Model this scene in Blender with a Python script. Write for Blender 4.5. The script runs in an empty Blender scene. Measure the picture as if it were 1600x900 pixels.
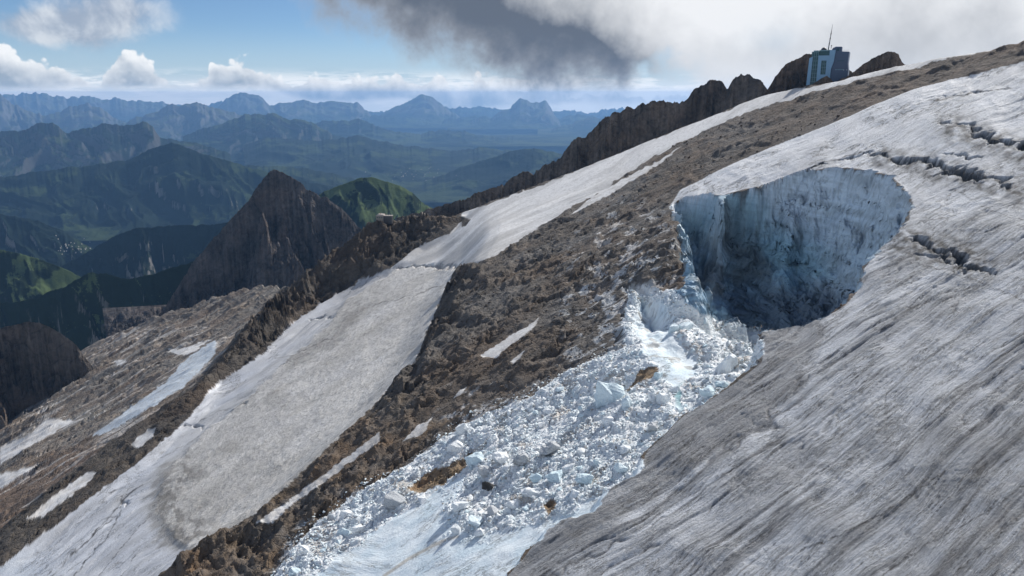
import bpy, bmesh, math, random
import numpy as np
from mathutils import Vector, Matrix, Euler

random.seed(7)
RNG = np.random.default_rng(7)
SC = bpy.context.scene
COL = SC.collection

# ------------------------------------------------------------------ camera
F = 1244.4                      # focal length in pixels of the 1600 px photograph
TH = math.radians(13.6)         # pitch below the horizon
CAMZ = 2000.0                   # camera altitude above the datum
cam_d = bpy.data.cameras.new('camera')
cam_d.lens = 28.0; cam_d.sensor_width = 36.0
cam_d.clip_start = 1.0; cam_d.clip_end = 400000.0
cam = bpy.data.objects.new('camera', cam_d); COL.objects.link(cam)
cam.location = (0, 0, CAMZ); cam.rotation_euler = (math.radians(90) - TH, 0, 0)
SC.camera = cam

# ------------------------------------------------------------------ light
SUN_AZ, SUN_EL = math.radians(45), math.radians(40)      # to the right of the view, ahead of the camera
sd = Vector((math.sin(SUN_AZ) * math.cos(SUN_EL), math.cos(SUN_AZ) * math.cos(SUN_EL), math.sin(SUN_EL)))
sun_d = bpy.data.lights.new('sun', 'SUN'); sun_d.energy = 5.0; sun_d.angle = math.radians(0.5)
sun_d.color = (1.0, 0.955, 0.89)
sun = bpy.data.objects.new('sun', sun_d); COL.objects.link(sun)
sun.rotation_euler = sd.to_track_quat('Z', 'Y').to_euler(); sun.location = (0, 0, CAMZ + 500)

SC.view_settings.view_transform = 'Standard'
try: SC.view_settings.look = 'None'
except Exception: pass
SC.view_settings.exposure = 0.18; SC.view_settings.gamma = 1.0
SC.view_settings.use_curve_mapping = False
SC.render.engine = 'CYCLES'
cy = SC.cycles
cy.use_denoising = True
cy.max_bounces = 5; cy.diffuse_bounces = 3; cy.glossy_bounces = 2; cy.transmission_bounces = 2
cy.volume_bounces = 0; cy.transparent_max_bounces = 4
cy.sample_clamp_indirect = 4.0

# ------------------------------------------------------------------ node helper
class S:
    """a node socket with arithmetic"""
    def __init__(s, nt, k): s.nt, s.k = nt, k
    def _m(s, op, *a, clamp=False):
        n = s.nt.nodes.new('ShaderNodeMath'); n.operation = op; n.use_clamp = clamp
        for i, x in enumerate((s,) + a):
            if isinstance(x, S): s.nt.links.new(x.k, n.inputs[i])
            else: n.inputs[i].default_value = x
        return S(s.nt, n.outputs[0])
    def __add__(s, o): return s._m('ADD', o)
    def __radd__(s, o): return s._m('ADD', o)
    def __sub__(s, o): return s._m('SUBTRACT', o)
    def __rsub__(s, o): return (s * -1.0) + o
    def __mul__(s, o): return s._m('MULTIPLY', o)
    def __rmul__(s, o): return s._m('MULTIPLY', o)
    def __truediv__(s, o): return s._m('DIVIDE', o)
    def pow(s, o): return s._m('POWER', o)
    def abs(s): return s._m('ABSOLUTE')
    def exp(s): return s._m('EXPONENT')
    def sqrt(s): return s._m('SQRT')
    def max(s, o): return s._m('MAXIMUM', o)
    def min(s, o): return s._m('MINIMUM', o)
    def clamp(s): return s._m('ADD', 0.0, clamp=True)
    def atan2(s, o): return s._m('ARCTAN2', o)
    def ss(s, a, b):
        n = s.nt.nodes.new('ShaderNodeMapRange'); n.interpolation_type = 'SMOOTHSTEP'
        s.nt.links.new(s.k, n.inputs[0])
        lo, hi, t0, t1 = (a, b, 0.0, 1.0) if a < b else (b, a, 1.0, 0.0)
        n.inputs[1].default_value = lo; n.inputs[2].default_value = hi
        n.inputs[3].default_value = t0; n.inputs[4].default_value = t1
        return S(s.nt, n.outputs[0])

def node(nt, t, **kw):
    n = nt.nodes.new(t)
    for k, v in kw.items(): setattr(n, k, v)
    return n
def vec(nt, x, y, z=0.0):
    n = nt.nodes.new('ShaderNodeCombineXYZ')
    for i, a in enumerate((x, y, z)):
        if isinstance(a, S): nt.links.new(a.k, n.inputs[i])
        else: n.inputs[i].default_value = a
    return S(nt, n.outputs[0])
def noise(nt, v, scale=1.0, detail=6.0, rough=0.55, lac=2.0, dist=0.0, color=False):
    n = node(nt, 'ShaderNodeTexNoise'); n.noise_dimensions = '3D'
    if v is not None: nt.links.new(v.k, n.inputs['Vector'])
    n.inputs['Scale'].default_value = scale; n.inputs['Detail'].default_value = detail
    n.inputs['Roughness'].default_value = rough; n.inputs['Lacunarity'].default_value = lac
    n.inputs['Distortion'].default_value = dist
    return S(nt, n.outputs['Color' if color else 'Fac'])
def voro(nt, v, scale, feature='F1', smooth=None, out='Distance', rnd=1.0):
    n = node(nt, 'ShaderNodeTexVoronoi'); n.feature = feature
    nt.links.new(v.k, n.inputs['Vector']); n.inputs['Scale'].default_value = scale
    n.inputs['Randomness'].default_value = rnd
    if smooth is not None: n.inputs['Smoothness'].default_value = smooth
    return S(nt, n.outputs[out])
def mixc(nt, f, a, b, mode='MIX'):
    n = node(nt, 'ShaderNodeMix'); n.data_type = 'RGBA'; n.blend_type = mode; n.clamp_factor = True
    for i, x in ((0, f), (6, a), (7, b)):
        if isinstance(x, S): nt.links.new(x.k, n.inputs[i])
        elif i == 0: n.inputs[0].default_value = x
        else: n.inputs[i].default_value = (*x, 1.0)
    return S(nt, n.outputs[2])
def scalec(nt, c, f):
    n = node(nt, 'ShaderNodeVectorMath', operation='SCALE')
    nt.links.new(c.k, n.inputs[0])
    if isinstance(f, S): nt.links.new(f.k, n.inputs[3])
    else: n.inputs[3].default_value = f
    return S(nt, n.outputs[0])
def sep(nt, v):
    n = node(nt, 'ShaderNodeSeparateXYZ'); nt.links.new(v.k, n.inputs[0])
    return [S(nt, n.outputs[i]) for i in range(3)]
def fcurve(nt, x, pts, lo, hi):
    """piecewise curve y(x) on [lo, hi], y in 0..1"""
    n = node(nt, 'ShaderNodeFloatCurve')
    c = n.mapping.curves[0]
    P = [((a - lo) / (hi - lo), b) for a, b in pts]
    c.points[0].location = P[0]; c.points[1].location = P[-1]
    for p in P[1:-1]: c.points.new(*p)
    n.mapping.use_clip = True; n.mapping.update()
    xx = ((x - lo) / (hi - lo)).clamp()
    nt.links.new(xx.k, n.inputs['Value'])
    return S(nt, n.outputs[0])

# ------------------------------------------------------------------ pixel <-> world
def ray(u, v):
    u = np.asarray(u, float); v = np.asarray(v, float)
    upc = (450 - v) / F
    return (u - 800) / F, math.cos(TH) + math.sin(TH) * upc, -math.sin(TH) + math.cos(TH) * upc
def at(u, v, t):
    X, Y, Z = ray(u, v)
    return np.stack([X * t, Y * t, Z * t], -1)
def project(x, y, z):                 # z relative to the camera
    d = y * math.cos(TH) - z * math.sin(TH)
    d = np.maximum(d, 1.0)
    upc = (y * math.sin(TH) + z * math.cos(TH)) / d
    return 800 + F * x / d, 450 - F * upc, d
def azel(u, v):
    X, Y, Z = ray(u, v)
    return float(np.arctan2(X, Y)), float(Z / np.hypot(X, Y))

# ------------------------------------------------------------------ sky
SKY_STRENGTH = 0.076
def build_world():
    w = bpy.data.worlds.new('World'); SC.world = w; w.use_nodes = True
    nt = w.node_tree; nt.nodes.clear()
    out = node(nt, 'ShaderNodeOutputWorld'); bg = node(nt, 'ShaderNodeBackground')
    nt.links.new(bg.outputs[0], out.inputs[0])
    sky = node(nt, 'ShaderNodeTexSky'); sky.sky_type = 'NISHITA'; sky.sun_disc = False
    sky.sun_elevation = SUN_EL; sky.sun_rotation = SUN_AZ
    sky.altitude = 3200; sky.air_density = 1.0; sky.dust_density = 0.4; sky.ozone_density = 1.6
    skyc = scalec(nt, S(nt, sky.outputs[0]), SKY_STRENGTH)
    tc = node(nt, 'ShaderNodeTexCoord')
    D = S(nt, tc.outputs['Generated'])
    x, y, z = sep(nt, D)
    up = vec(nt, x, y, z.abs().max(0.012)); nt.links.new(up.k, sky.inputs[0])
    az = x.atan2(y)
    el = z / ((x * x + y * y).sqrt().max(0.02))
    P3 = scalec(nt, D, 1.0)
    # domain warp
    wn = noise(nt, P3, 9.0, 5, 0.55, color=True)
    wx, wy, wz = sep(nt, wn)
    fine = noise(nt, P3, 34.0, 8, 0.6)
    mid = noise(nt, P3, 13.0, 7, 0.55, dist=0.4)
    a0 = -0.64; a1 = 0.64
    def fc(pts, x, lo=a0, hi=a1):     # pts: (u, v) of the photo -> tan elevation curve scaled by 2
        q = []
        for u, v in pts:
            a, e = azel(u, v); q.append((a, min(1.0, max(0.0, e * 2 + 0.1))))
        return (fcurve(nt, x, q, lo, hi) - 0.1) * 0.5
    # ---- pale horizon layer
    hz = el.ss(0.085, -0.005)
    skyc = mixc(nt, 1.0, skyc, (0.80, 0.95, 1.10), 'MULTIPLY')
    col = mixc(nt, hz * 0.8, skyc, (0.46, 0.57, 0.68))
    col = mixc(nt, el.ss(0.026, 0.002) * 0.85, col, (0.82, 0.85, 0.88))
    # ---- thin distant cloud band just over the horizon
    st = vec(nt, az * 9.0, el * 60.0, 0.3)
    bn = noise(nt, st, 1.6, 7, 0.62)
    band = (bn - 0.42).ss(0.0, 0.13) * el.ss(-0.034, -0.018) * el.ss(0.034, 0.012)
    col = mixc(nt, band * 0.85, col, (0.92, 0.93, 0.94))
    # ---- cumulus row with flat bases
    azw = az + (wx - 0.5) * 0.022
    elw = el + (wy - 0.5) * 0.012
    cv = vec(nt, az * 1.0, el * 1.15, 0.0)
    bil = voro(nt, vec(nt, az + (fine - 0.5) * 0.012, el + (mid - 0.5) * 0.012), 62.0, 'SMOOTH_F1', 0.35)
    bil2 = voro(nt, vec(nt, az + (fine - 0.5) * 0.008, el, 0.7), 150.0, 'SMOOTH_F1', 0.35)
    top = fc([(-60, 90), (0, 66), (24, 70), (55, 88), (95, 96), (125, 122), (146, 126), (168, 98), (205, 74),
              (240, 100), (262, 124), (300, 126), (322, 112), (326, 95), (352, 96), (378, 88), (405, 104), (432, 118), (455, 124), (480, 116), (500, 110), (530, 124), (548, 114), (572, 108), (598, 122), (620, 110), (640, 126),
              (665, 118), (690, 112), (718, 140), (745, 112), (765, 128), (800, 136), (850, 128), (900, 140), (1000, 140), (1300, 150)], azw)
    edge = top - el + (0.42 - bil) * 0.020 + (0.42 - bil2) * 0.009 + (fine - 0.5) * 0.014
    base = fc([(-60, 132), (300, 132), (420, 134), (470, 150), (540, 156), (640, 150), (660, 162), (720, 168), (800, 160), (1300, 165)], az)
    cum = edge.ss(0.0, 0.006) * (el - base + (mid - 0.5) * 0.01).ss(-0.008, 0.002)
    sunside = noise(nt, vec(nt, az + 0.006, el + 0.008), 34.0, 6, 0.55) - noise(nt, vec(nt, az, el), 34.0, 6, 0.55)
    depth = edge.ss(0.002, 0.030)
    low = (el - base).ss(0.028, 0.0)
    sh = (0.92 - depth * 0.45 - low * 0.26 - sunside * 1.3 + (0.40 - bil) * 0.40 + (0.4 - bil2) * 0.25).clamp()
    ccol = mixc(nt, sh, (0.30, 0.37, 0.46), (0.88, 0.89, 0.90))
    col = mixc(nt, cum * 0.93, col, ccol)
    # ---- ragged wisp, upper left
    def blob(u, v, ru, rv, p=az, q=el):
        a, e = azel(u, v)
        du = (p - a) / (ru / F); dv = (q - e) / (rv / F)
        return ((du * du + dv * dv) * -1.0).exp()
    azf = az + (wx - 0.5) * 0.10; elf = el + (wy - 0.5) * 0.06
    wisp = blob(165, 12, 62, 38, azf, elf) + blob(55, 40, 52, 20, azf, elf) * 0.75 + blob(130, 40, 70, 18, azf, elf) * 0.5
    wn2 = noise(nt, P3, 22.0, 9, 0.62, dist=0.3)
    wa = (wisp * 1.15 + (wn2 - 0.52) * 1.5).ss(0.12, 1.15) * wisp.ss(0.03, 0.3)
    wcol = mixc(nt, (wn2 - 0.35).ss(0.0, 0.3), (0.33, 0.38, 0.47), (0.66, 0.69, 0.73))
    col = mixc(nt, wa * 0.85, col, wcol)
    # ---- the big cloud sheet on the right; beyond the frame it thins out towards the zenith
    edgeq = fc([(-200, -500), (400, -60), (450, 0), (495, 30), (555, 60), (640, 84), (700, 106), (770, 136), (840, 156),
                (905, 168), (960, 164), (1010, 138), (1060, 134), (1150, 170), (1250, 190), (1600, 190)],
               az + (wx - 0.5) * 0.06)
    big_e = el - edgeq + (mid - 0.5) * 0.10 + (fine - 0.5) * 0.06 + (wz - 0.5) * 0.03
    sheet = noise(nt, P3, 3.4, 6, 0.55)
    cover = (el + (sheet - 0.5) * 1.3).ss(1.05, 0.45)
    big = big_e.ss(-0.014, 0.046) * cover
    azb = az + (wx - 0.5) * 0.13 + (mid - 0.5) * 0.06; elb = el + (wy - 0.5) * 0.08 + (fine - 0.5) * 0.03
    dark = (blob(720, 40, 220, 66, azb, elb) * 1.05 + blob(800, 100, 170, 56, azb, elb) * .85 + blob(905, 132, 125, 46, azb, elb) * 1.2 + blob(550, 2, 150, 55, azb, elb) * 0.95
            + blob(1010, 130, 70, 30, azb, elb) * 0.30
            + blob(1380, 70, 120, 60, azb, elb) * 0.34 + blob(1540, 60, 90, 50, azb, elb) * 0.30 + blob(1180, 90, 90, 40, azb, elb) * 0.2)
    soft = noise(nt, P3, 7.0, 6, 0.5)
    tone = (1.0 - dark * 0.92 + (soft - 0.5) * 0.8 + (mid - 0.5) * 0.5 + (fine - 0.5) * 0.16).clamp()
    rimlight = big_e.ss(0.075, 0.0) * 0.30
    tone = (tone * 0.86 + rimlight * (1.0 - tone)).clamp()
    bcol = mixc(nt, tone, (0.115, 0.14, 0.185), (0.90, 0.91, 0.925))
    col = mixc(nt, big, col, bcol)
    # ---- small blue rift in the sheet
    rift = blob(1195, 52, 34, 20, azf, elf) * 0.28
    col = mixc(nt, rift, col, (0.34, 0.47, 0.60))
    nt.links.new(col.k, bg.inputs[0]); bg.inputs[1].default_value = 1.0
    w.cycles.sampling_method = 'MANUAL'; w.cycles.sample_map_resolution = 1024
build_world()

# ------------------------------------------------------------------ numpy noise
from concurrent.futures import ThreadPoolExecutor
_POOL = ThreadPoolExecutor(4)
def chunked(fn):
    """run fn(x, y, ...) over four slices of big arrays at once"""
    def g(x, y, *a, **k):
        x, y = np.broadcast_arrays(np.asarray(x), np.asarray(y))
        if x.size < 40000: return fn(x, y, *a, **k)
        sh = x.shape; xs = np.array_split(x.ravel(), 8); ys = np.array_split(y.ravel(), 8)
        r = list(_POOL.map(lambda q: fn(q[0], q[1], *a, **k), zip(xs, ys)))
        if isinstance(r[0], tuple): return tuple(np.concatenate(c).reshape(sh) for c in zip(*r))
        return np.concatenate(r).reshape(sh)
    return g
_pr = np.random.default_rng(1234)
_PERM = _pr.permutation(4096).astype(np.int32); _PERM2 = np.concatenate([_PERM, _PERM])
_ga = _pr.random(4096) * 2 * np.pi
_GXT = np.cos(_ga).astype(np.float32); _GYT = np.sin(_ga).astype(np.float32)
_R1 = _pr.random(4096).astype(np.float32); _R2 = _pr.random(4096).astype(np.float32); _R3 = _pr.random(4096).astype(np.float32)
def _perlin(x, y, seed=0):
    fx = np.floor(x); fy = np.floor(y)
    ix = fx.astype(np.int32); iy = fy.astype(np.int32)
    fx = (x - fx).astype(np.float32); fy = (y - fy).astype(np.float32)
    u = fx * fx * fx * (fx * (fx * 6 - 15) + 10); v = fy * fy * fy * (fy * (fy * 6 - 15) + 10)
    ax = _PERM2[(ix + seed * 131) & 4095]; bx = _PERM2[(ix + 1 + seed * 131) & 4095]
    y0 = (iy + seed * 57) & 4095; y1 = (iy + 1 + seed * 57) & 4095
    def g(p, q, dx, dy):
        k = _PERM2[p + q]; return _GXT[k] * (fx - dx) + _GYT[k] * (fy - dy)
    a = g(ax, y0, 0, 0); b = g(bx, y0, 1, 0); c = g(ax, y1, 0, 1); d = g(bx, y1, 1, 1)
    t = a + u * (b - a)
    return (t + v * ((c + u * (d - c)) - t)) * np.float32(1.5)
perlin = chunked(_perlin)
@chunked
def fbm(x, y, o=5, seed=0, gain=0.5, lac=2.03):
    s = 0; a = 1.0
    for i in range(o):
        s = s + a * _perlin(x, y, seed + i * 17); x = x * lac + 3.1; y = y * lac + 7.7; a *= gain
    return s
@chunked
def ridged(x, y, o=5, seed=0, gain=0.5, lac=2.03):
    s = 0; a = 1.0; w = 1.0
    for i in range(o):
        n = 1 - np.abs(_perlin(x, y, seed + i * 17)) * 1.35
        n = np.clip(n, 0, 1) ** 2 * w; w = np.clip(n * 1.6, 0, 1)
        s = s + a * n; x = x * lac + 1.7; y = y * lac + 9.2; a *= gain
    return s
@chunked
def cells(x, y, seed=0):
    """worley: distance to the nearest point, second nearest, and the id hash 0..1 of the nearest"""
    fx = np.floor(x); fy = np.floor(y); ix = fx.astype(np.int32); iy = fy.astype(np.int32)
    x = (x - fx).astype(np.float32); y = (y - fy).astype(np.float32)
    d1 = np.full(x.shape, 9.0, np.float32); d2 = d1.copy(); idn = np.zeros(x.shape, np.float32)
    for dx in (-1, 0, 1):
        for dy in (-1, 0, 1):
            k = _PERM2[_PERM2[(ix + dx + seed * 131) & 4095] + ((iy + dy + seed * 57) & 4095)]
            d = np.hypot(dx + _R1[k] - x, dy + _R2[k] - y)
            n = d < d1
            d2 = np.where(n, d1, np.minimum(d2, d)); idn = np.where(n, _R3[k], idn); d1 = np.where(n, d, d1)
    return d1, d2, idn
@chunked
def facets(x, y, seed=0):
    """broken rock: every cell is a plane with its own tilt and height, in units of the cell"""
    fx = np.floor(x); fy = np.floor(y); ix = fx.astype(np.int32); iy = fy.astype(np.int32)
    x = (x - fx).astype(np.float32); y = (y - fy).astype(np.float32)
    d1 = np.full(x.shape, 9.0, np.float32); h = np.zeros(x.shape, np.float32)
    for dx in (-1, 0, 1):
        for dy in (-1, 0, 1):
            k = _PERM2[_PERM2[(ix + dx + seed * 131) & 4095] + ((iy + dy + seed * 57) & 4095)]
            vx = x - dx - _R1[k]; vy = y - dy - _R2[k]
            d = vx * vx + vy * vy; n = d < d1
            h = np.where(n, _GXT[k] * vx * .8 + _GYT[k] * vy * .8 + (_R3[k] - .5) * .55, h); d1 = np.where(n, d, d1)
    return h
def sst(a, b, x):
    t = np.clip((x - a) / (b - a), 0, 1); return t * t * (3 - 2 * t)
@chunked
def _dist(x, y, pts, width=None):
    best = np.full(x.shape, 1e18, np.float32); val = np.zeros(x.shape, np.float32)
    x = x.astype(np.float32); y = y.astype(np.float32)
    for i in range(len(pts) - 1):
        ax, ay = (np.float32(q) for q in pts[i][:2]); bx, by = (np.float32(q) for q in pts[i + 1][:2])
        dx, dy = bx - ax, by - ay; L = dx * dx + dy * dy + np.float32(1e-9)
        px = x - ax; py = y - ay
        t = np.clip((px * dx + py * dy) / L, 0, 1)
        px -= t * dx; py -= t * dy
        d = px * px + py * py
        if width is not None:
            m = d < best; val = np.where(m, np.float32(width[i]) + np.float32(width[i + 1] - width[i]) * t, val)
        best = np.minimum(best, d)
    return (np.sqrt(best), val) if width is not None else np.sqrt(best)
def dist_line(x, y, pts, width=None):
    """distance to a polyline, and interpolated per-point value"""
    return _dist(x, y, pts, width)
@chunked
def inside(x, y, poly):
    r = np.zeros(x.shape, bool); n = len(poly); j = n - 1
    for i in range(n):
        xi, yi = poly[i][:2]; xj, yj = poly[j][:2]
        if yi != yj:
            r ^= ((yi > y) != (yj > y)) & (x < (xj - xi) * (y - yi) / (yj - yi) + xi)
        j = i
    return r
def sdf(x, y, poly):
    d = dist_line(x, y, list(poly) + [poly[0]])
    return np.where(inside(x, y, poly), d, -d)

# ------------------------------------------------------------------ mesh helper
def link_mesh(name, V, Fc, mat=None, parent=None, smooth=True, attrs=None, uv=None, kind=None, mi=None, tri=False):
    me = bpy.data.meshes.new(name)
    V = np.asarray(V, np.float32); Fc = np.asarray(Fc, np.int32); k = Fc.shape[1]
    me.vertices.add(len(V)); me.vertices.foreach_set('co', V.ravel())
    me.loops.add(Fc.size); me.loops.foreach_set('vertex_index', Fc.ravel())
    me.polygons.add(len(Fc)); me.polygons.foreach_set('loop_start', np.arange(0, Fc.size, k, dtype=np.int32))
    me.polygons.foreach_set('use_smooth', np.full(len(Fc), smooth, bool))
    if mi is not None: me.polygons.foreach_set('material_index', np.asarray(mi, np.int32))
    for m in (mat if isinstance(mat, (list, tuple)) else [mat]):
        if m: me.materials.append(m)
    me.update(calc_edges=True)
    for a, c in (attrs or {}).items():
        at_ = me.color_attributes.new(a, 'FLOAT_COLOR', 'POINT')
        c4 = np.ones((len(V), 4), np.float32); c4[:, :c.shape[1]] = c
        at_.data.foreach_set('color', c4.ravel())
    if uv is not None:
        l = me.uv_layers.new(name='flow')
        l.data.foreach_set('uv', np.asarray(uv, np.float32)[Fc.ravel()].ravel())
    o = bpy.data.objects.new(name, me); COL.objects.link(o)
    if parent: o.parent = parent
    if kind: o['kind'] = kind
    return o
def tag(o, label=None, cat=None, group=None, kind=None):
    if label: o['label'] = label
    if cat: o['category'] = cat
    if group: o['group'] = group
    if kind: o['kind'] = kind
    return o
def empty(name, loc, rz=0.0):
    o = bpy.data.objects.new(name, None); COL.objects.link(o); o.location = loc; o.rotation_euler = (0, 0, rz); return o

# ------------------------------------------------------------------ materials
def new_mat(name):
    m = bpy.data.materials.new(name); m.use_nodes = True
    nt = m.node_tree; b = nt.nodes['Principled BSDF']
    b.inputs['Roughness'].default_value = 0.85
    b.inputs['Specular IOR Level'].default_value = 0.25
    return m, nt, b
def attr(nt, name='tint'):
    n = node(nt, 'ShaderNodeAttribute'); n.attribute_name = name; return S(nt, n.outputs['Color'])
def uvn(nt):
    n = node(nt, 'ShaderNodeUVMap'); n.uv_map = 'flow'; return S(nt, n.outputs[0])
def pos(nt):
    n = node(nt, 'ShaderNodeNewGeometry'); return S(nt, n.outputs['Position'])
def scalev(nt, v, sx, sy, sz):
    n = node(nt, 'ShaderNodeMapping'); nt.links.new(v.k, n.inputs[0])
    n.inputs['Scale'].default_value = (sx, sy, sz); return S(nt, n.outputs[0])
def bump(nt, b, h, dist, strength=1.0):
    n = node(nt, 'ShaderNodeBump'); n.inputs['Strength'].default_value = strength; n.inputs['Distance'].default_value = dist
    nt.links.new(h.k, n.inputs['Height']); nt.links.new(n.outputs[0], b.inputs['Normal'])
def setc(nt, b, c): nt.links.new(c.k, b.inputs['Base Color'])

def mat_glacier(name, streak=1.0, dirt=(0.095, 0.097, 0.103), bumpd=1.5, crack=0.85):
    m, nt, b = new_mat(name)
    uv = uvn(nt); t = attr(nt); p = pos(nt)
    wob = noise(nt, scalev(nt, uv, 1.6, 2.2, 1), 1.0, 3, 0.5, color=True)
    n2 = node(nt, 'ShaderNodeVectorMath', operation='MULTIPLY_ADD')
    nt.links.new(wob.k, n2.inputs[0]); n2.inputs[1].default_value = (0.3, 0.07, 0); nt.links.new(uv.k, n2.inputs[2])
    uw = S(nt, n2.outputs[0])
    broad = noise(nt, scalev(nt, uw, 0.55, 5.0, 1), 1.0, 6, 0.6)
    s1 = noise(nt, scalev(nt, uw, 0.9, 9.0, 1), 1.0, 7, 0.62)
    s2 = noise(nt, scalev(nt, uw, 5.0, 34.0, 1), 1.0, 5, 0.7)
    gr = noise(nt, p, 0.9, 6, 0.7)
    lines = (noise(nt, scalev(nt, uw, 2.2, 12.0, 2), 1.0, 6, 0.72) - 0.5).abs().ss(0.018, 0.0)
    gate = noise(nt, scalev(nt, uw, 1.3, 3.2, 1), 1.0, 3, 0.5).ss(0.46, 0.60)
    g4 = noise(nt, scalev(nt, uw, 11.0, 40.0, 4), 1.0, 5, 0.72)
    d = (s1 - 0.5).ss(0.06, 0.24) * 0.30 + (broad - 0.5).ss(0.06, 0.26) * 0.30 + (s2 - 0.5).ss(0.05, 0.22) * 0.22 + (gr - 0.5).ss(0.03, 0.2) * 0.22 + (g4 - 0.5).ss(0.03, 0.2) * 0.26
    col = mixc(nt, (d * streak).clamp(), t, dirt)
    col = mixc(nt, lines * gate * crack, col, (0.045, 0.042, 0.04))
    setc(nt, b, col)
    h = s1 * 0.9 + s2 * 0.6 + gr * 0.9 + g4 * 0.7 - lines * gate * 0.7 + broad * 0.8
    bump(nt, b, h, bumpd)
    b.inputs['Roughness'].default_value = 0.7
    return m
def mat_snow(name, bumpd=0.35, dirt=(0.20, 0.185, 0.165)):
    m, nt, b = new_mat(name)
    uv = uvn(nt); t = attr(nt); p = pos(nt)
    sp = noise(nt, scalev(nt, uv, 16.0, 42.0, 1), 1.0, 5, 0.75)
    sp2 = noise(nt, scalev(nt, uv, 2.5, 9.0, 1), 1.0, 6, 0.65)
    g = noise(nt, p, 0.45, 6, 0.75)
    sp3 = noise(nt, scalev(nt, uv, 30.0, 110.0, 3), 1.0, 3, 0.7)
    d = (sp - 0.5).ss(-0.03, 0.16) * 0.45 + (sp3 - 0.5).ss(-0.02, 0.15) * 0.36 + (sp2 - 0.5).ss(0.0, 0.2) * 0.30 + (g - 0.5).ss(0.0, 0.2) * 0.25
    setc(nt, b, mixc(nt, d.clamp(), t, dirt))
    bump(nt, b, sp * 1.2 + g * 1.0 + sp2 + sp3 * .6, bumpd)
    return m
def mat_rock(name, sc=1.0, bumpd=2.2, kc=1.0):
    m, nt, b = new_mat(name)
    t = attr(nt); p = pos(nt); uv = uvn(nt)
    n1 = noise(nt, p, 0.05 * sc, 9, 0.62, dist=0.6)
    n2 = noise(nt, p, 0.33 * sc, 8, 0.68)
    st = noise(nt, scalev(nt, uv, 1.3, 8.0, 1), 1.0, 7, 0.65)
    v = voro(nt, p, 0.16 * sc, 'DISTANCE_TO_EDGE')
    cr = v.ss(0.06, 0.0)
    f = 0.42 + (n1 - 0.5) * 1.0 * kc + (n2 - 0.5) * 0.8 * kc + 0.40 + (st - 0.5) * 0.9 * kc - cr * 0.12
    col = scalec(nt, t, f.max(0.15))
    warm = noise(nt, p, 0.022 * sc, 5, 0.6)
    hsv = mixc(nt, (warm - 0.42).ss(0.0, 0.25) * 0.5, col, scalec(nt, mixc(nt, 1.0, col, (1.22, 0.98, 0.78), 'MULTIPLY'), 1.0))
    grey = noise(nt, p, 0.09 * sc, 6, 0.65).ss(0.55, 0.72)
    hsv = mixc(nt, grey * 0.5, hsv, scalec(nt, mixc(nt, 1.0, col, (1.5, 1.55, 1.6), 'MULTIPLY'), 1.0))
    setc(nt, b, hsv)
    bump(nt, b, n1 * 2.2 + n2 * 1.0 + st * 0.8 - cr * 0.18, bumpd / sc)
    b.inputs['Roughness'].default_value = 0.92
    return m
def mat_cavity(name):
    m, nt, b = new_mat(name)
    t = attr(nt); p = pos(nt)
    lay = noise(nt, scalev(nt, p, 0.020, 0.020, 0.32), 1.0, 7, 0.6, dist=0.8)
    vert = noise(nt, scalev(nt, p, 0.10, 0.10, 0.05), 1.0, 7, 0.65)
    n2 = noise(nt, p, 0.4, 7, 0.65)
    cr = (noise(nt, scalev(nt, p, 0.05, 0.05, 0.02), 1.0, 5, 0.6, dist=0.3) - 0.5).abs().ss(0.008, 0.0)
    f = 0.66 + lay * 0.42 + (vert - 0.5) * 0.3 + (n2 - 0.5) * 0.2
    col = scalec(nt, t, f.max(0.1))
    dirt = (noise(nt, p, 0.06, 6, 0.65) - 0.56).ss(0.0, 0.12)
    col = mixc(nt, dirt * 0.16, col, (0.17, 0.18, 0.185))
    col = mixc(nt, cr * 0.15, col, (0.05, 0.07, 0.09))
    setc(nt, b, col)
    bump(nt, b, lay * 1.0 + vert * 0.8 + n2 * 0.4 - cr * 0.3, 1.2)
    b.inputs['Roughness'].default_value = 0.5
    return m
def mat_debris(name, sat=1.0):
    m, nt, b = new_mat(name)
    p = pos(nt); oi = node(nt, 'ShaderNodeObjectInfo')
    t = attr(nt)
    n1 = noise(nt, p, 0.12, 5, 0.6); n2 = noise(nt, p, 1.1, 6, 0.7)
    col = scalec(nt, t, 0.72 + n2 * 0.35 + n1 * 0.2)
    d = (n1 - 0.5).ss(0.06, 0.2) * 0.4
    col = mixc(nt, d, col, (0.34, 0.33, 0.32))
    setc(nt, b, col)
    bump(nt, b, n2 + n1 * 1.5, 0.6)
    b.inputs['Roughness'].default_value = 0.55
    return m
def mat_block(name, c1, c2, dirt, dirt_amt):
    m, nt, b = new_mat(name)
    tc = node(nt, 'ShaderNodeTexCoord'); oi = node(nt, 'ShaderNodeObjectInfo')
    p = pos(nt); ob = S(nt, tc.outputs['Object']); rnd = S(nt, oi.outputs['Random'])
    n1 = noise(nt, p, 0.16, 6, 0.65); n2 = noise(nt, p, 0.9, 7, 0.7)
    ly = noise(nt, scalev(nt, ob, 0.35, 0.35, 2.6), 1.0, 5, 0.6, dist=0.5)
    col = mixc(nt, (rnd * 0.6 + (n1 - 0.4) * 1.0).clamp(), c1, c2)
    col = mixc(nt, ((ly - 0.5).ss(0.03, 0.2) * dirt_amt + (n2 - 0.5).ss(0.05, 0.22) * dirt_amt * 0.6).clamp(), col, dirt)
    setc(nt, b, col)
    bump(nt, b, n2 * 0.7 + n1 * 1.6 + ly * 0.8, 0.8)
    b.inputs['Roughness'].default_value = 0.5
    return m
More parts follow.
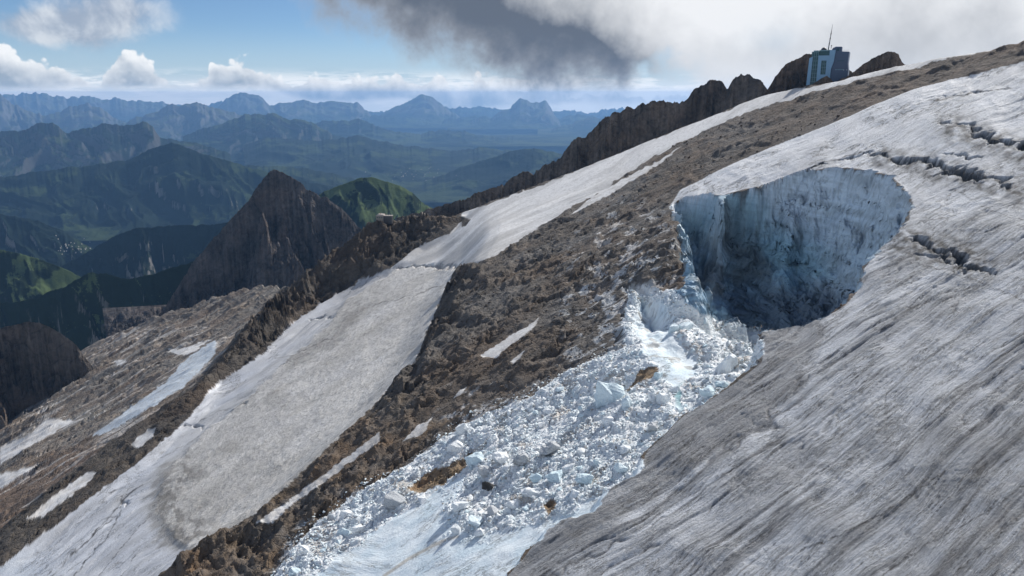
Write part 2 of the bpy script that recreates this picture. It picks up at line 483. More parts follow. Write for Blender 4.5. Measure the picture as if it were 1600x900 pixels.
def mat_far(name, rock=(0.22, 0.21, 0.20), forest=(0.022, 0.036, 0.016), meadow=(0.075, 0.105, 0.032), treeline=-700.0, sc=1.0, rough_rock=0.72, mead=0.5):
    m, nt, b = new_mat(name)
    p = pos(nt); g = node(nt, 'ShaderNodeNewGeometry')
    _, _, nz = sep(nt, S(nt, g.outputs['True Normal'])); px, py, pz = sep(nt, p)
    n1 = noise(nt, p, 0.0016 * sc, 9, 0.62); n2 = noise(nt, p, 0.010 * sc, 8, 0.68); n3 = noise(nt, p, 0.0007 * sc, 6, 0.6)
    h = pz - CAMZ + (n1 - 0.5) * 500.0
    hi = h.ss(treeline - 120, treeline + 160)
    md = (n3 - 0.5 + (n1 - 0.5) * 0.9 + (nz - 0.86) * 0.5).ss(0.10 - 0.12 * mead, 0.17 - 0.12 * mead)
    low = mixc(nt, md, forest, meadow)
    low = scalec(nt, low, 0.55 + n2 * 0.9)
    grass = scalec(nt, mixc(nt, n1, meadow, (0.10, 0.105, 0.055)), 0.6 + n2 * 0.7)
    steep = (nz + (n2 - 0.5) * 0.25).ss(rough_rock + 0.07, rough_rock - 0.10)
    upper = mixc(nt, steep, grass, scalec(nt, mixc(nt, n2, rock, (0.11, 0.105, 0.10)), 0.55 + n2 * 0.8))
    col = mixc(nt, hi, mixc(nt, steep * 0.75, low, scalec(nt, mixc(nt, n2, rock, rock), 0.6 + n2 * 0.5)), upper)
    setc(nt, b, col)
    bump(nt, b, n1 * 2.0 + n2 * 0.8, 22.0 / sc)
    b.inputs['Roughness'].default_value = 0.95; b.inputs['Specular IOR Level'].default_value = 0.05
    return m
def mat_plain(name, c, rough=0.6, metal=0.0, var=0.12, scale=0.5, bd=0.02):
    m, nt, b = new_mat(name)
    n1 = noise(nt, pos(nt), scale, 6, 0.65)
    base = node(nt, 'ShaderNodeRGB'); base.outputs[0].default_value = (*c, 1)
    setc(nt, b, scalec(nt, S(nt, base.outputs[0]), 1.0 - var + n1 * var * 2))
    bump(nt, b, n1, bd)
    b.inputs['Roughness'].default_value = rough; b.inputs['Metallic'].default_value = metal
    return m

M_GLACIER = mat_glacier('dirty_glacier_ice', 1.0)
M_TONGUE = mat_glacier('blue_grey_ice', 0.55, (0.25, 0.245, 0.25), 0.5, 0.6)
M_FIRN = mat_snow('granular_firn', 0.6)
M_SNOW = mat_snow('old_snow', 0.3, (0.33, 0.325, 0.32))
M_SLAB = mat_glacier('fresh_blue_ice', 0.22, (0.42, 0.44, 0.46), 0.45, 0.35)
M_ROCK = mat_rock('brown_grey_rock')
M_ROCK2 = mat_rock('dark_ridge_rock', 0.6, 3.0)
M_PLATEAU = mat_rock('pale_slab_rock', 0.7, 1.8)
M_CAVITY = mat_cavity('cavity_ice')
M_DEBRIS = mat_debris('crushed_ice')

# ------------------------------------------------------------------ the slope: one height field on a polar grid round the camera
A, B, C0 = 0.50, 0.05, -180.0
def plan(u, v, h=0.0):
    X, Y, Z = ray(u, v)
    t = (C0 + h) / (Z - A * X - B * Y)
    return X * t, Y * t
def pl(pts, h=0.0): return [tuple(float(q) for q in plan(p[0], p[1], p[2] if len(p) > 2 else h)) for p in pts]

# outlines in photograph pixels
BACK_RIM = [(1046, 322), (1062, 312), (1095, 306), (1130, 304), (1160, 296), (1190, 290), (1222, 276), (1255, 267), (1320, 261), (1362, 266), (1392, 274), (1410, 290), (1426, 316)]
NEAR_EDGE = [(1426, 316), (1420, 345), (1397, 362), (1370, 395), (1350, 420), (1344, 450), (1322, 475), (1290, 496), (1245, 508), (1190, 518), (1191, 545), (1190, 568),
             (1150, 598), (1112, 622), (1070, 648), (1040, 678), (1012, 704), (990, 746), (962, 756), (945, 765), (930, 800), (880, 812), (858, 822), (830, 858), (790, 905), (700, 1010), (560, 1200)]
ROCK_TOP = [(1046, 322), (1062, 300), (1110, 275), (1170, 246), (1230, 220), (1300, 195), (1370, 165), (1430, 141), (1500, 120), (1600, 96), (1750, 62), (2100, 0)]
TROUGH_L = [(1046, 322), (1058, 350), (1066, 400), (1070, 455), (1020, 452), (985, 450), (972, 500), (975, 545), (905, 572), (860, 600), (830, 622), (760, 648), (720, 668), (690, 688),
            (650, 718), (610, 745), (560, 772), (500, 815), (455, 860), (425, 905), (330, 1010), (250, 1200)]
G_POLY = pl(ROCK_TOP[::-1]) + pl(BACK_RIM[1:]) + pl(NEAR_EDGE[1:]) + [(20, 40), (400, 40), (700, 300)]
T_POLY = pl(BACK_RIM) + pl(NEAR_EDGE[1:]) + pl(TROUGH_L[::-1][:-1])

S_RIGHT = [(716, 414), (690, 462), (668, 518), (650, 560), (618, 592), (590, 628), (560, 655), (470, 740), (400, 802), (300, 862), (240, 905), (100, 1020)]
S_LEFT = [(0, 886), (106, 804), (222, 718), (298, 650), (330, 605), (400, 560), (450, 510), (520, 462), (560, 440), (620, 412), (650, 388), (700, 366), (722, 346)]
TONGUE_TOP = [(722, 333), (800, 306), (900, 268), (1000, 226), (1120, 178), (1190, 150), (1210, 140), (1260, 137), (1320, 124), (1420, 100), (1460, 96)]
TONGUE_BOT = [(1440, 106), (1400, 112), (1352, 126), (1322, 133), (1260, 148), (1180, 171), (1100, 206), (1060, 226), (1000, 257), (940, 300), (880, 332), (820, 370), (780, 396), (745, 412), (716, 416)]
S_POLY = S_RIGHT + [(-200, 1020), (-120, 960)] + S_LEFT

R2_CREST = [(752, 346, 1070), (725, 339, 1072), (690, 337, 1080), (640, 337, 1098), (600, 339, 1092), (560, 364, 1072), (500, 410, 1062), (430, 465, 1000), (395, 500, 950), (350, 560, 885),
            (300, 606, 842), (225, 668, 788), (150, 705, 792), (90, 760, 730), (0, 835, 674), (-120, 930, 620)]
R2_PTS = [tuple(at(*p)) for p in R2_CREST]

def slope_height(x, y):
    """height of the mountain side relative to the camera"""
    u0, v0, t0 = project(x, y, A * x + B * y + C0)
    wx = x + 3.0 * fbm(x / 22, y / 22, 3, 11) + 1.8 * fbm(x / 7, y / 7, 3, 13); wy = y + 3.0 * fbm(x / 22, y / 22, 3, 12) + 1.8 * fbm(x / 7, y / 7, 3, 14)
    base = A * x + B * y + C0
    h = np.zeros_like(x)
    # ---- snow basin on the left
    dS = sdf(x + 2.0 * fbm(x / 45, y / 45, 2, 15), y, pl(S_POLY, -5.0))
    h += -9.0 * sst(-14, 30, dS)
    # ---- brown rock rib right of the basin, bulging over it
    dr = dist_line(wx, wy, pl(S_RIGHT + [], -2.0))
    dq = np.maximum(-dS, 0)
    rib = np.where(dS < 0, sst(0, 36, dq) * np.exp(-np.maximum(dq - 45, 0) / 80.0), 0)
    up = sst(250, 420, y) * sst(1000, 760, y)
    side = (x > -260) & (dS < 0)
    h += np.where(side, 13.0 * rib * (0.3 + 0.7 * up), 0)
    h *= np.where(dS < 0, sst(2, 55, -sdf(wx, wy, T_POLY)), 1)
    # ---- ridge with the hut
    hr = [p[2] - (A * p[0] + B * p[1] + C0) for p in R2_PTS]
    rw = 1.0 + 0.25 * fbm(x / 60, y / 60, 3, 31)
    d2, hv = dist_line(x + 6 * fbm(x / 35, y / 35, 3, 33), y + 6 * fbm(x / 35, y / 35, 3, 34), [p[:2] for p in R2_PTS], hr)
    w = (9 + hv * 0.80 + 26 * sst(-290, -370, x)) * rw
    ridge = hv * np.clip(1 - d2 / w, 0, 1) ** 0.85
    h = np.maximum(h, h * sst(0, 1, d2 / w) + ridge)
    # ---- trough with the fresh ice and the cavity
    inT = inside(wx, wy, T_POLY)
    dback = dist_line(wx, wy, pl(BACK_RIM)); dnear = dist_line(wx * 0.6 + x * 0.4, wy * 0.6 + y * 0.4, pl(NEAR_EDGE)); dl = dist_line(wx, wy, pl(TROUGH_L))
    cp = [(1300, 380, -62), (1250, 350, -64), (1230, 400, -66), (1360, 330, -48), (1180, 370, -62), (1130, 360, -56), (1090, 345, -50), (1090, 390, -46), (1180, 420, -58), (1240, 450, -52), (1120, 430, -38), (1180, 470, -32), (1085, 440, -22),
          (1110, 490, -15), (1165, 510, -17), (1060, 500, -9), (1000, 560, -5), (1120, 570, -10), (1160, 560, -13), (950, 640, -4), (1040, 640, -7),
          (800, 700, -3), (900, 760, -5), (700, 800, -3), (600, 850, -3), (760, 860, -4), (500, 900, -3), (700, 1000, -4), (850, 820, -5)]
    num = 0; den = 0
    for u, v, hh in cp:
        px, py = plan(u, v); wgt = 1.0 / (((x - px) ** 2 + (y - py) ** 2) / 400.0 + 0.15) ** 1.6
        num = num + wgt * hh; den = den + wgt
    floor = num / den
    shift = 15 * np.exp(-((u0 - 1131) / 8.0) ** 2) - 9 * sst(1140, 1150, u0) * sst(1225, 1195, u0) - 5 * sst(1120, 1105, u0) + 9 * np.exp(-((u0 - 1238) / 16.0) ** 2) * sst(6, 20, dback) \
        + np.interp(u0, [1180, 1240], [6.5, 2.6]) * fbm(u0 / 26, dback / 26, 5, 61, .6) * np.clip(dback / 6, 0, 1)
    dbs = np.maximum(dback - shift * np.clip(dback / 5, 0, 1), 0)
    sb = np.clip(dbs / (30.0 + 5 * fbm(x / 12, y / 12, 3, 57)), 0, 1)
    prof = (1 - (1 - sb) ** 1.9) * sst(0, 5.0, dnear)
    wl = 36.0 - 20 * sst(-18, -44, floor)
    prof = prof * sst(0, 1, dl / wl)
    # relief in the back wall: ribs, slabs and a ledge
    deep = sst(-18, -40, floor) * np.clip(dback / 8, 0, 1) * sst(0, 12, dnear)
    q1, q2, qi = cells(x / 17 + .5 * fbm(x / 20, y / 20, 3, 58), y / 11 + .5 * fbm(x / 20, y / 20, 3, 59), 21)
    rel = 7.0 * (ridged(x / 34, y / 60, 5, 51) - 0.8) + 3.4 * fbm(x / 9, y / 9, 5, 53, .6) + 7.0 * (qi - .5) * sst(0, .16, q2 - q1)
    # pillar of ice on the left of the cavity with the dark hollow right of it
    pillar = [plan(1128, 308), plan(1124, 370, -30), plan(1116, 420, -42), plan(1104, 480, -46)]
    dp = dist_line(x, y, pillar)
    hollow = dist_line(x, y, [plan(1152, 330, -5), plan(1166, 390, -35), plan(1180, 440, -52)])
    ledge = dist_line(x, y, [plan(1150, 312), plan(1190, 362, -28), plan(1225, 420, -46), plan(1262, 470, -58)])
    rel = rel + 11 * np.exp(-(dp / 6.0) ** 2) - 9 * np.exp(-(hollow / 12.0) ** 2) + 6 * np.exp(-(ledge / 4.0) ** 2)
    hT = floor * prof + rel * deep
    hT = np.minimum(hT, np.where(dback < 30, 0.0, 6))
    h = np.where(inT, hT, h)
    # the glacier: gentle swell, lip along the collapse edge
    dG = sdf(x, y, G_POLY); inG = (dG > 0) & ~inT
    # ---- crevasses
    def crev(pts, width, depth, seed, hh=0.0):
        d, wv = dist_line(x + 5.0 * fbm(x / 16, y / 16, 4, seed), y + 7.0 * fbm(x / 16, y / 16, 4, seed + 1), pl(pts, hh), [p[2] for p in pts] if len(pts[0]) > 2 else [1] * len(pts))
        return -depth * np.clip(1.0 - d / (width * np.maximum(wv, 0.02)), 0, 1) ** 0.6 * np.clip(wv, 0, 1)
    def crp(pts): return [(p[0], p[1]) for p in pts], [p[2] for p in pts]
    cr = np.zeros_like(x)
    for pts, width, depth in CREVASSES:
        P = pl([(p[0], p[1]) for p in pts])
        s = hash(str(pts[0])) % 97 if False else int(pts[0][0]) % 97
        width *= 0.40; depth *= 0.65
        d, wv = dist_line(x + 4.5 * fbm(x / 24, y / 24, 5, s, .6), y + 6.0 * fbm(x / 24, y / 24, 5, s + 1, .6), P, [p[2] for p in pts])
        ww = width * np.maximum(wv * (0.7 + 0.9 * fbm(x / 15, y / 15, 3, s + 5)), 0.05)
        cr = np.minimum(cr, -depth * np.clip(1.25 - d / ww, 0, 1) ** 0.7 * np.clip(wv * 1.3, 0, 1))
    h = np.where(inT, h, h + cr)
    # ---- crest: beyond it the ground falls away
    az = np.arctan2(x, y); r = np.hypot(x, y)
    rc = np.interp(az, CREST_AZ, CREST_R)
    over = r - rc
    h = h - 0.75 * np.where(over > 0, over * over / (over + 25.0), 0)
    return base, h, dict(dS=dS, dr=dr, d2=d2, hv=hv, w=w, ridge=ridge, inT=inT, dback=dback, dnear=dnear, dl=dl, floor=floor, dG=dG, inG=inG, deep=deep, cr=cr,
                         u0=u0, v0=v0, dp=dp, hollow=hollow, rc=rc, r=r, az=az)

CREVASSES = [
    ([(1175, 296, .1), (1245, 272, .5), (1310, 248, .7), (1355, 236, 1), (1400, 246, 1.2), (1450, 254, 1.1), (1490, 262, 1.0), (1540, 266, .3)], 5.0, 9.0),
    ([(1470, 242, .4), (1500, 243, 1.), (1535, 246, .8)], 3.6, 8.0),
    ([(1470, 266, .6), (1505, 272, 1.1), (1555, 286, 1.0), (1580, 292, .3)], 6.0, 9.0),
    ([(1475, 190, .4), (1510, 200, 1), (1545, 216, 1.1), (1580, 226, 1.2), (1640, 240, .8)], 6.0, 9.0),
    ([(1432, 161, .3), (1480, 152, .8), (1530, 142, .8), (1575, 138, .2)], 3.6, 5.0),
    ([(1405, 372, .8), (1440, 380, 1.), (1480, 390, 1), (1520, 408, .9), (1560, 430, .2)], 5.0, 5.0),
    ([(1420, 398, .4), (1460, 402, .8), (1510, 420, .5)], 4.0, 3.5),
    ([(1300, 830, .1), (1400, 775, .5), (1470, 735, .2)], 1.4, 1.2),
    ([(1080, 640, .1), (1180, 655, .5), (1240, 640, .2)], 1.3, 1.5),
    ([(612, 412, .6), (640, 404, 1.0), (680, 404, 1.2), (705, 410, 1.2), (722, 418, .5)], 5.0, 4.0),
    ([(590, 476, .3), (640, 458, .7), (690, 444, .2)], 3.0, 2.5),
    ([(180, 775, .5), (190, 768, .9), (196, 772, .5)], 5.0, 6.0),
    ([(265, 668, .3), (290, 655, .9), (320, 650, .4)], 5.0, 4.0),
    ([(345, 632, .3), (370, 622, .8), (385, 618, .3)], 4.5, 4.0),
    ([(478, 490, .4), (505, 480, .9), (525, 484, .4)], 6.0, 5.0),
    ([(420, 570, .2), (440, 555, .7), (470, 545, .3)], 4.0, 3.5),
]
# crest of the slope as range over azimuth
_sky = [(-500, 620, 900), (-200, 600, 1100), (0, 600, 1500), (90, 560, 1900), (125, 546, 2050), (200, 516, 1950), (250, 500, 1850), (330, 480, 1650), (400, 460, 1480), (450, 446, 1250), (500, 420, 1150), (560, 366, 1105), (600, 341, 1115),
        (640, 338, 1122), (690, 337, 1100), (720, 337, None), (800, 308, None), (900, 269, None), (1000, 228, None), (1120, 180, None), (1190, 151, None), (1240, 139, None), (1300, 131, None), (1415, 103, None),
        (1500, 89, None), (1600, 72, None), (1750, 45, None), (2000, 5, None)]
CREST_AZ, CREST_R = [], []
for u, v, t in _sky:
    if t is None: px, py = plan(u, v)
    else: px, py, _ = at(u, v, t)
    CREST_AZ.append(float(math.atan2(px, py))); CREST_R.append(float(math.hypot(px, py)))
_o = np.argsort(CREST_AZ); CREST_AZ = list(np.array(CREST_AZ)[_o]); CREST_R = list(np.array(CREST_R)[_o])

NA, NR = 920, 1160
az1 = np.linspace(math.radians(-42), math.radians(41), NA)
rc1 = np.interp(az1, CREST_AZ, CREST_R)
s1 = np.linspace(0, 1, NR)
R0 = 95.0
R_END = (rc1 * 1.03 + 90)
# rows: even in log range, twice as dense over the collapse cavity
_q = np.linspace(0, 1, 4001); _lr = np.log(R0) + _q * np.log(2200 / R0); _rr = np.exp(_lr)
_w = 1.0 + 1.1 * np.exp(-((_rr - 470) / 60.0) ** 2); _cw = np.concatenate([[0], np.cumsum(_w[1:])])
def row_of(r, rend):
    return np.interp(np.log(r), _lr, _cw) / np.interp(np.log(rend), _lr, _cw) * (NR - 1)
RR = np.stack([np.exp(np.interp(s1 * np.interp(np.log(e), _lr, _cw), _cw, _lr)) for e in R_END], 1)
GX = (np.sin(az1)[None, :] * RR).ravel(); GY = (np.cos(az1)[None, :] * RR).ravel()
base, H, Q = slope_height(GX, GY)
u0, v0 = Q['u0'], Q['v0']
tt = Q['r'] / 1000.0

# ---- regions: read at the point's own place in the photograph, edges ragged
ROCK, GLAC, CAV, DEB, SLAB, TONG, FIRN, ICET, RIDGE, PLAT, PATCH = range(11)
PATCHES = {
    'rib': [(750, 556), (770, 542), (792, 528), (846, 496), (822, 524), (796, 540), (772, 560)],
    'small': [(628, 690), (650, 668), (676, 651), (660, 678), (640, 686)],
    'strip': [(396, 818), (440, 790), (510, 738), (560, 700), (594, 676), (592, 690), (548, 722), (500, 758), (450, 792), (426, 818)],
    'upper': [(888, 337), (925, 308), (968, 284), (1030, 250), (1066, 228), (1036, 252), (975, 290), (930, 317)],
    'gap': [(203, 694), (222, 678), (243, 668), (238, 684), (215, 702)],
    'far_low': [(0, 700), (40, 682), (76, 654), (118, 658), (84, 676), (40, 702), (0, 726)],
    'far_edge': [(-60, 780), (0, 742), (62, 726), (30, 746), (0, 764), (-60, 800)],
    'mid': [(40, 812), (88, 772), (136, 738), (150, 742), (110, 776), (66, 808)],
    'blue': [(336, 530), (338, 548), (318, 574), (285, 604), (240, 634), (165, 678), (140, 684), (196, 642), (258, 598), (292, 560)],
    'dot': [(172, 566), (186, 561), (200, 566), (186, 571)],
    'high': [(262, 548), (300, 540), (330, 531), (300, 552), (280, 556)],
    'tiny': [(708, 622), (716, 612), (728, 606), (720, 618)],
    'bit': [(796, 566), (808, 556), (822, 546), (812, 560), (800, 568)],
    'line': [(560, 770 - 60), (560, 708), (575, 696), (568, 708)],
}
def classify(PU, PV):
    EU = PU + 5 * fbm(PU / 26, PV / 20, 4, 71) ; EV = PV + 5 * fbm(PU / 26, PV / 20, 4, 72)
    cls = np.full(GX.shape, ROCK)
    lineL = np.interp(PV, [330, 345, 365, 412, 462, 560, 605, 706, 792, 872, 1100], [735, 722, 702, 620, 520, 400, 330, 210, 100, 0, -280])
    left_of_basin = PU < lineL
    cls[left_of_basin & (PV > 300) & (PU < 740)] = PLAT
    R2_POLY = [(735, 344), (715, 333), (600, 333), (560, 358), (500, 405), (430, 460), (395, 494), (370, 525), (345, 558), (300, 604), (255, 634), (215, 662), (165, 694), (140, 716), (90, 752), (0, 826), (-120, 920), (-120, 995), (0, 889), (106, 806),
               (222, 720), (298, 652), (330, 606), (400, 561), (450, 511), (520, 464), (560, 442), (620, 414), (650, 390), (700, 368), (728, 352)]
    cls[inside(PU + 2 * fbm(PU / 14, PV / 12, 3, 73), PV + 2 * fbm(PU / 14, PV / 12, 3, 74), R2_POLY)] = RIDGE
    PU2 = PU + 2.2 * fbm(PU / 14, PV / 12, 3, 73); PV2 = PV + 2.2 * fbm(PU / 14, PV / 12, 3, 74)
    inS = inside(PU2, PV2, S_POLY)
    global FIRN_POLY
    FIRN_POLY = [(740, 410), (716, 414), (640, 409), (590, 440), (540, 470), (520, 500), (470, 545), (400, 610), (330, 665), (290, 704), (256, 740), (244, 775), (240, 800), (262, 826), (282, 850), (292, 852), (310, 866), (420, 800), (490, 740), (580, 670), (610, 630), (640, 595), (680, 560), (700, 518), (722, 462)]
    cls[inS] = ICET
    cls[inS & inside(EU, EV, FIRN_POLY)] = FIRN
    tong = inside(EU, PV2, TONGUE_TOP + TONGUE_BOT + [(640, 414), (620, 412), (650, 388), (700, 366), (722, 346)]) & (PV < 430)
    tong &= (Q['r'] < Q['rc'] * 1.03 + 90)
    cls[tong & ~((cls == RIDGE))] = TONG
    patch_id = np.zeros(GX.shape, int)
    for k, (nm, poly) in enumerate(PATCHES.items(), 1):
        m = inside(PU2, PV2, poly) & (cls != TONG)
        cls[m] = PATCH; patch_id[m] = k
    # thin snow along the right skyline
    thin = inside(PU2, PV2, [(1418, 90), (1470, 80), (1540, 70), (1600, 60), (1600, 66), (1545, 80), (1500, 88), (1440, 102)])
    cls[thin] = TONG
    inT = Q['inT']; inG = Q['inG']
    cls[inG] = GLAC
    CAV_LOW = np.interp(PU, [1040, 1070, 1100, 1130, 1190, 1250, 1300, 1440], [440, 470, 492, 502, 516, 530, 530, 530]) + 5 * fbm(PU / 10, PV / 10, 3, 77)
    cls[inT] = DEB
    cavm = inT & (PV < CAV_LOW) & (PU > 1054 + 4 * fbm(PU / 12, PV / 12, 2, 5))
    cls[cavm] = CAV
    SLAB_POLY = [(480, 915), (520, 876), (560, 848), (620, 806), (680, 768), (704, 752), (728, 748), (715, 770), (690, 796), (720, 816), (712, 830), (760, 836), (800, 828), (862, 812), (900, 812), (890, 830), (800, 930)]
    APRON = [(868, 812), (900, 800), (940, 770), (985, 748), (1010, 704), (1000, 745), (960, 780), (930, 808), (880, 820)]
    slabm = inT & (inside(EU, EV, SLAB_POLY) | inside(EU, EV, APRON)) & ~cavm
    cls[slabm] = SLAB
    # smooth ice sheet in the upper part of the fan
    sm2 = inT & inside(EU, EV, [(1000, 470), (1040, 478), (1060, 500), (1044, 520), (1090, 560), (1086, 585), (1060, 606), (1070, 640), (1060, 648), (1050, 610), (1030, 580), (1004, 545), (985, 500)]) & ~cavm
    cls[sm2] = SLAB
    rock_in = inside(EU, EV, [(988, 600), (1000, 578), (1022, 572), (1026, 580), (1004, 596), (980, 612)]) | inside(EU, EV, [(850, 790), (862, 780), (872, 786), (858, 806)]) | \
        inside(EU, EV, [(640, 765), (662, 738), (700, 726), (742, 708), (720, 740), (690, 756), (660, 768)])
    cls[inT & rock_in & ~cavm] = ROCK
    return cls, patch_id, sdf(PU, PV, S_POLY)
PU, PV, _ = project(GX, GY, base + H)
cls, patch_id, _d = classify(PU, PV)
inT = Q['inT']; inG = Q['inG']

# ---- relief of each kind of ground
isrock = np.isin(cls, (ROCK,)); isr2 = cls == RIDGE; isp = cls == PLAT
def soft(mask, d=3):                      # small box blur over the grid so that relief fades at the borders
    m = mask.reshape(NR, NA).astype(float)
    for ax in (0, 1):
        k = sum(np.roll(m, s, ax) for s in range(-d, d + 1)) / (2 * d + 1); m = k
    return m.ravel()
# coordinates along and across the bedding / the flow
K = np.interp(u0, [600, 800, 1000, 1200, 1400, 1600, 1800], [-250, -160, -80, 20, 150, 310, 490])
mv = np.interp(v0, [60, 150, 300, 450, 600, 900], [0.62, 0.66, 0.80, 1.08, 1.28, 1.42])
fn = v0 + mv * K + 10 * fbm(u0 / 260, v0 / 200, 3, 81)
fs = u0 * 0.86 - v0 * 0.5
sl = 0.78
fnL = (v0 + 0.80 * u0 * np.interp(v0, [300, 900], [0.8, 1.0])) + 7 * fbm(u0 / 200, v0 / 200, 3, 83); fsL = u0 * 0.75 - v0 * 0.65
px_m = Q['r'] / F                         # metres per photograph pixel at that range
am = np.clip(px_m / 0.45, 0.35, 2.4)
xr = GX * 0.9 + GY * 0.42; yr = GY * 0.9 - GX * 0.42
bed = ridged(xr / 120 + .3 * fbm(xr / 80, yr / 80, 3, 92), yr / 34, 6, 91, 0.55) - 0.9
lump = ridged(GX / 62 + .4 * fbm(GX / 50, GY / 50, 3, 94), GY / 78, 6, 95, 0.55) - 0.9
fine = fbm(GX / 7, GY / 7, 5, 97, 0.6)
c1, c2, cid = cells(GX / 15 + 0.4 * fbm(GX / 30, GY / 30, 2, 3), GY / 15, 9)
boul = (cid - 0.5) * sst(0.0, 0.25, c2 - c1)
rk = np.clip(soft(isrock, 4) * 1.8 - .8, 0, 1)
rough = np.clip(1.25 - sst(700, 420, v0) * 0.0 - 0.55 * sst(330, 200, v0), 0.4, 1.4)
nearS = np.exp(-np.maximum(Q['dr'] - 12, 0) / 40.0) * (Q['dS'] < 0)
def shingle(a, n, lam, ln, seed):
    """overlapping sheets along the flow: height rises with n and breaks off in long wavy edges"""
    ph = n / lam + 1.2 * fbm(a / (ln * 1.6), n / (lam * 3.2), 5, seed, .56) + .16 * fbm(a / (ln * .2), n / lam, 3, seed + 1)
    f = ph - np.floor(ph)
    amp_ = sst(-.25, .5, fbm(a / (ln * 1.3) + 7, n / (lam * 1.6), 5, seed + 2, .58))
    up_ = np.where(f < .86, f / .86, (1 - f) / .14)
    return up_ * amp_, sst(.80, .93, f) * amp_
n8a = fbm(GX / 30, GY / 30, 4, 102)
rs1, re1 = shingle(fs, fn, 46.0, 200.0, 241); rs2, re2 = shingle(fs + 30, fn, 19.0, 90.0, 251)
wf = .45 * fbm(GX / 12, GY / 12, 4, 261)
fac = 15.0 * facets(xr / 30 + wf, yr / 15 + wf, 31) * .30 + 7.0 * facets(xr / 11 + wf, yr / 7 + wf, 33) * .34 + 3.2 * facets(xr / 5 + wf, yr / 3.4, 35) * .34
h_rock = rough * (1.5 * bed + 0.5 * lump + 0.14 * fine) + fac * (.30 + .42 * sst(260, 430, v0)) * np.clip(.35 + .9 * sst(-.3, .4, fbm(GX / 70, GY / 50, 3, 263)), 0, 1.2) + np.clip(px_m, .3, .9) * (4.6 * rs1 + 2.4 * rs2) + nearS * 6.5 * (ridged(GX / 26 + .3 * n8a, GY / 55, 6, 101, .58) - 0.8)
promon = np.exp(-(dist_line(GX, GY, [plan(1035, 370), plan(1030, 430)]) / 22.0) ** 2)
h_rock += promon * (7.0 + 2 * lump)
H += rk * h_rock
r2k = np.clip(soft(isr2, 4) * 1.8 - .8, 0, 1)
H += r2k * (3.6 * (ridged(GX / 60, GY / 60, 5, 105, 0.5) - 0.8) + 9.0 * facets(GX / 24 + wf, GY / 24 + wf, 37) + 3.6 * facets(GX / 9 + wf, GY / 9, 39) + .6 * fbm(GX / 10, GY / 10, 3, 107, 0.6)) * np.clip(Q['hv'] / 22, 0.35, 1.2)
pk = soft(isp | (cls == PATCH), 4) * (PU < 560)
H += pk * (4.0 * (ridged(xr / 170, yr / 70, 5, 109, 0.5) - 0.85) + 0.4 * fbm(GX / 22, GY / 22, 3, 111, 0.5)) * np.clip(Q['r'] / 1000, .5, 1.6)
H += np.clip(soft(isp, 4) * 1.8 - .8, 0, 1) * np.clip(Q['r'] / 1000, .5, 1.6) * 3.4 * facets(xr / 42 + wf, yr / 16 + wf, 41) * (PU < 560)
gk = soft(cls == GLAC, 2)
strk = fbm(fs / 190, fn / 17, 5, 113, 0.55)
strk2 = fbm(fs / 60, fn / 6.5, 4, 115, 0.6)
swell = fbm(u0 / 160, v0 / 110, 3, 117)
rub = ridged(u0 / 30, v0 / 15, 4, 119)
H += gk * am * (0.50 * strk + 0.30 * strk2 + 2.6 * swell + 0.35 * rub * sst(0.0, 0.4, fbm(u0 / 120, v0 / 60, 2, 121)))
sh1, ed1 = shingle(fs, fn, 30.0, 520.0, 187)
sh2, ed2 = shingle(fs, fn + 9, 13.0, 330.0, 201)
sh3, ed3 = shingle(fs, fn + 4, 7.0, 210.0, 211)
gp = perlin(fs / 800 + .2 * fbm(u0 / 60, v0 / 60, 3, 221), fn / 34 + .45 * fbm(fs / 330, fn / 60, 4, 223), 225)
lin = np.exp(-(gp / .04) ** 2) * sst(-.3, .2, fbm(fs / 500, fn / 110, 3, 227))
gp2 = perlin(fs / 520 + .2 * fbm(u0 / 40, v0 / 40, 3, 222), fn / 18 + .45 * fbm(fs / 240, fn / 40, 4, 224), 226)
lin = np.maximum(lin, .7 * np.exp(-(gp2 / .05) ** 2) * sst(-.1, .3, fbm(fs / 330, fn / 60, 3, 228)))
gv3 = fbm(fs / 16, fn / 7, 4, 190, .6)
gg = (.40 + .60 * sst(280, 520, v0 + 60 * swell))
H += gk * np.clip(px_m, .1, .6) * gg * (3.0 * sh1 + 1.7 * sh2 + 1.0 * sh3 - 2.6 * lin + 0.25 * gv3)
edges = np.clip(ed1 * .7 + ed2 * .45 + ed3 * .25 + lin * 1.0, 0, 1)
ik = soft(cls == ICET, 2)
strL = fbm(fsL / 190, fnL / 14, 4, 123, 0.55)
gL = ridged(fsL / 150, fnL / 18, 5, 193, .6)
H -= ik * np.clip(px_m, .1, .8) * 1.5 * gL
H += ik * am * (0.45 * strL + 0.9 * fbm(GX / 60, GY / 60, 3, 125))
fk = soft(cls == FIRN, 2)
H += fk * (0.8 * fbm(GX / 50, GY / 50, 4, 127) + 0.30 * fbm(GX / 5, GY / 9, 3, 129)) + 0.2 * fk
H += soft(cls == TONG, 2) * (1.2 * fbm(fsL / 150, fnL / 18, 4, 131)) + 0.4 * soft(cls == TONG, 3)
H += 0.5 * soft(cls == PATCH, 2)
dk = soft(cls == DEB, 3) * sst(0, 6, Q['dnear'])
b1, b2, bid = cells(GX / 5.5, GY / 5.5, 13); e1, e2, eid = cells(GX / 2.2, GY / 2.2, 15)
H += dk * (1.6 * bid * sst(0, .3, b2 - b1) + 0.8 * eid * sst(0, .3, e2 - e1) + 1.8 * fbm(GX / 25, GY / 25, 3, 17))
sk = soft(cls == SLAB, 3)
H += sk * (0.5 * fbm(fs / 120, fn / 30, 4, 133) + 0.35 * ridged(GX / 26, GY / 16, 4, 135))

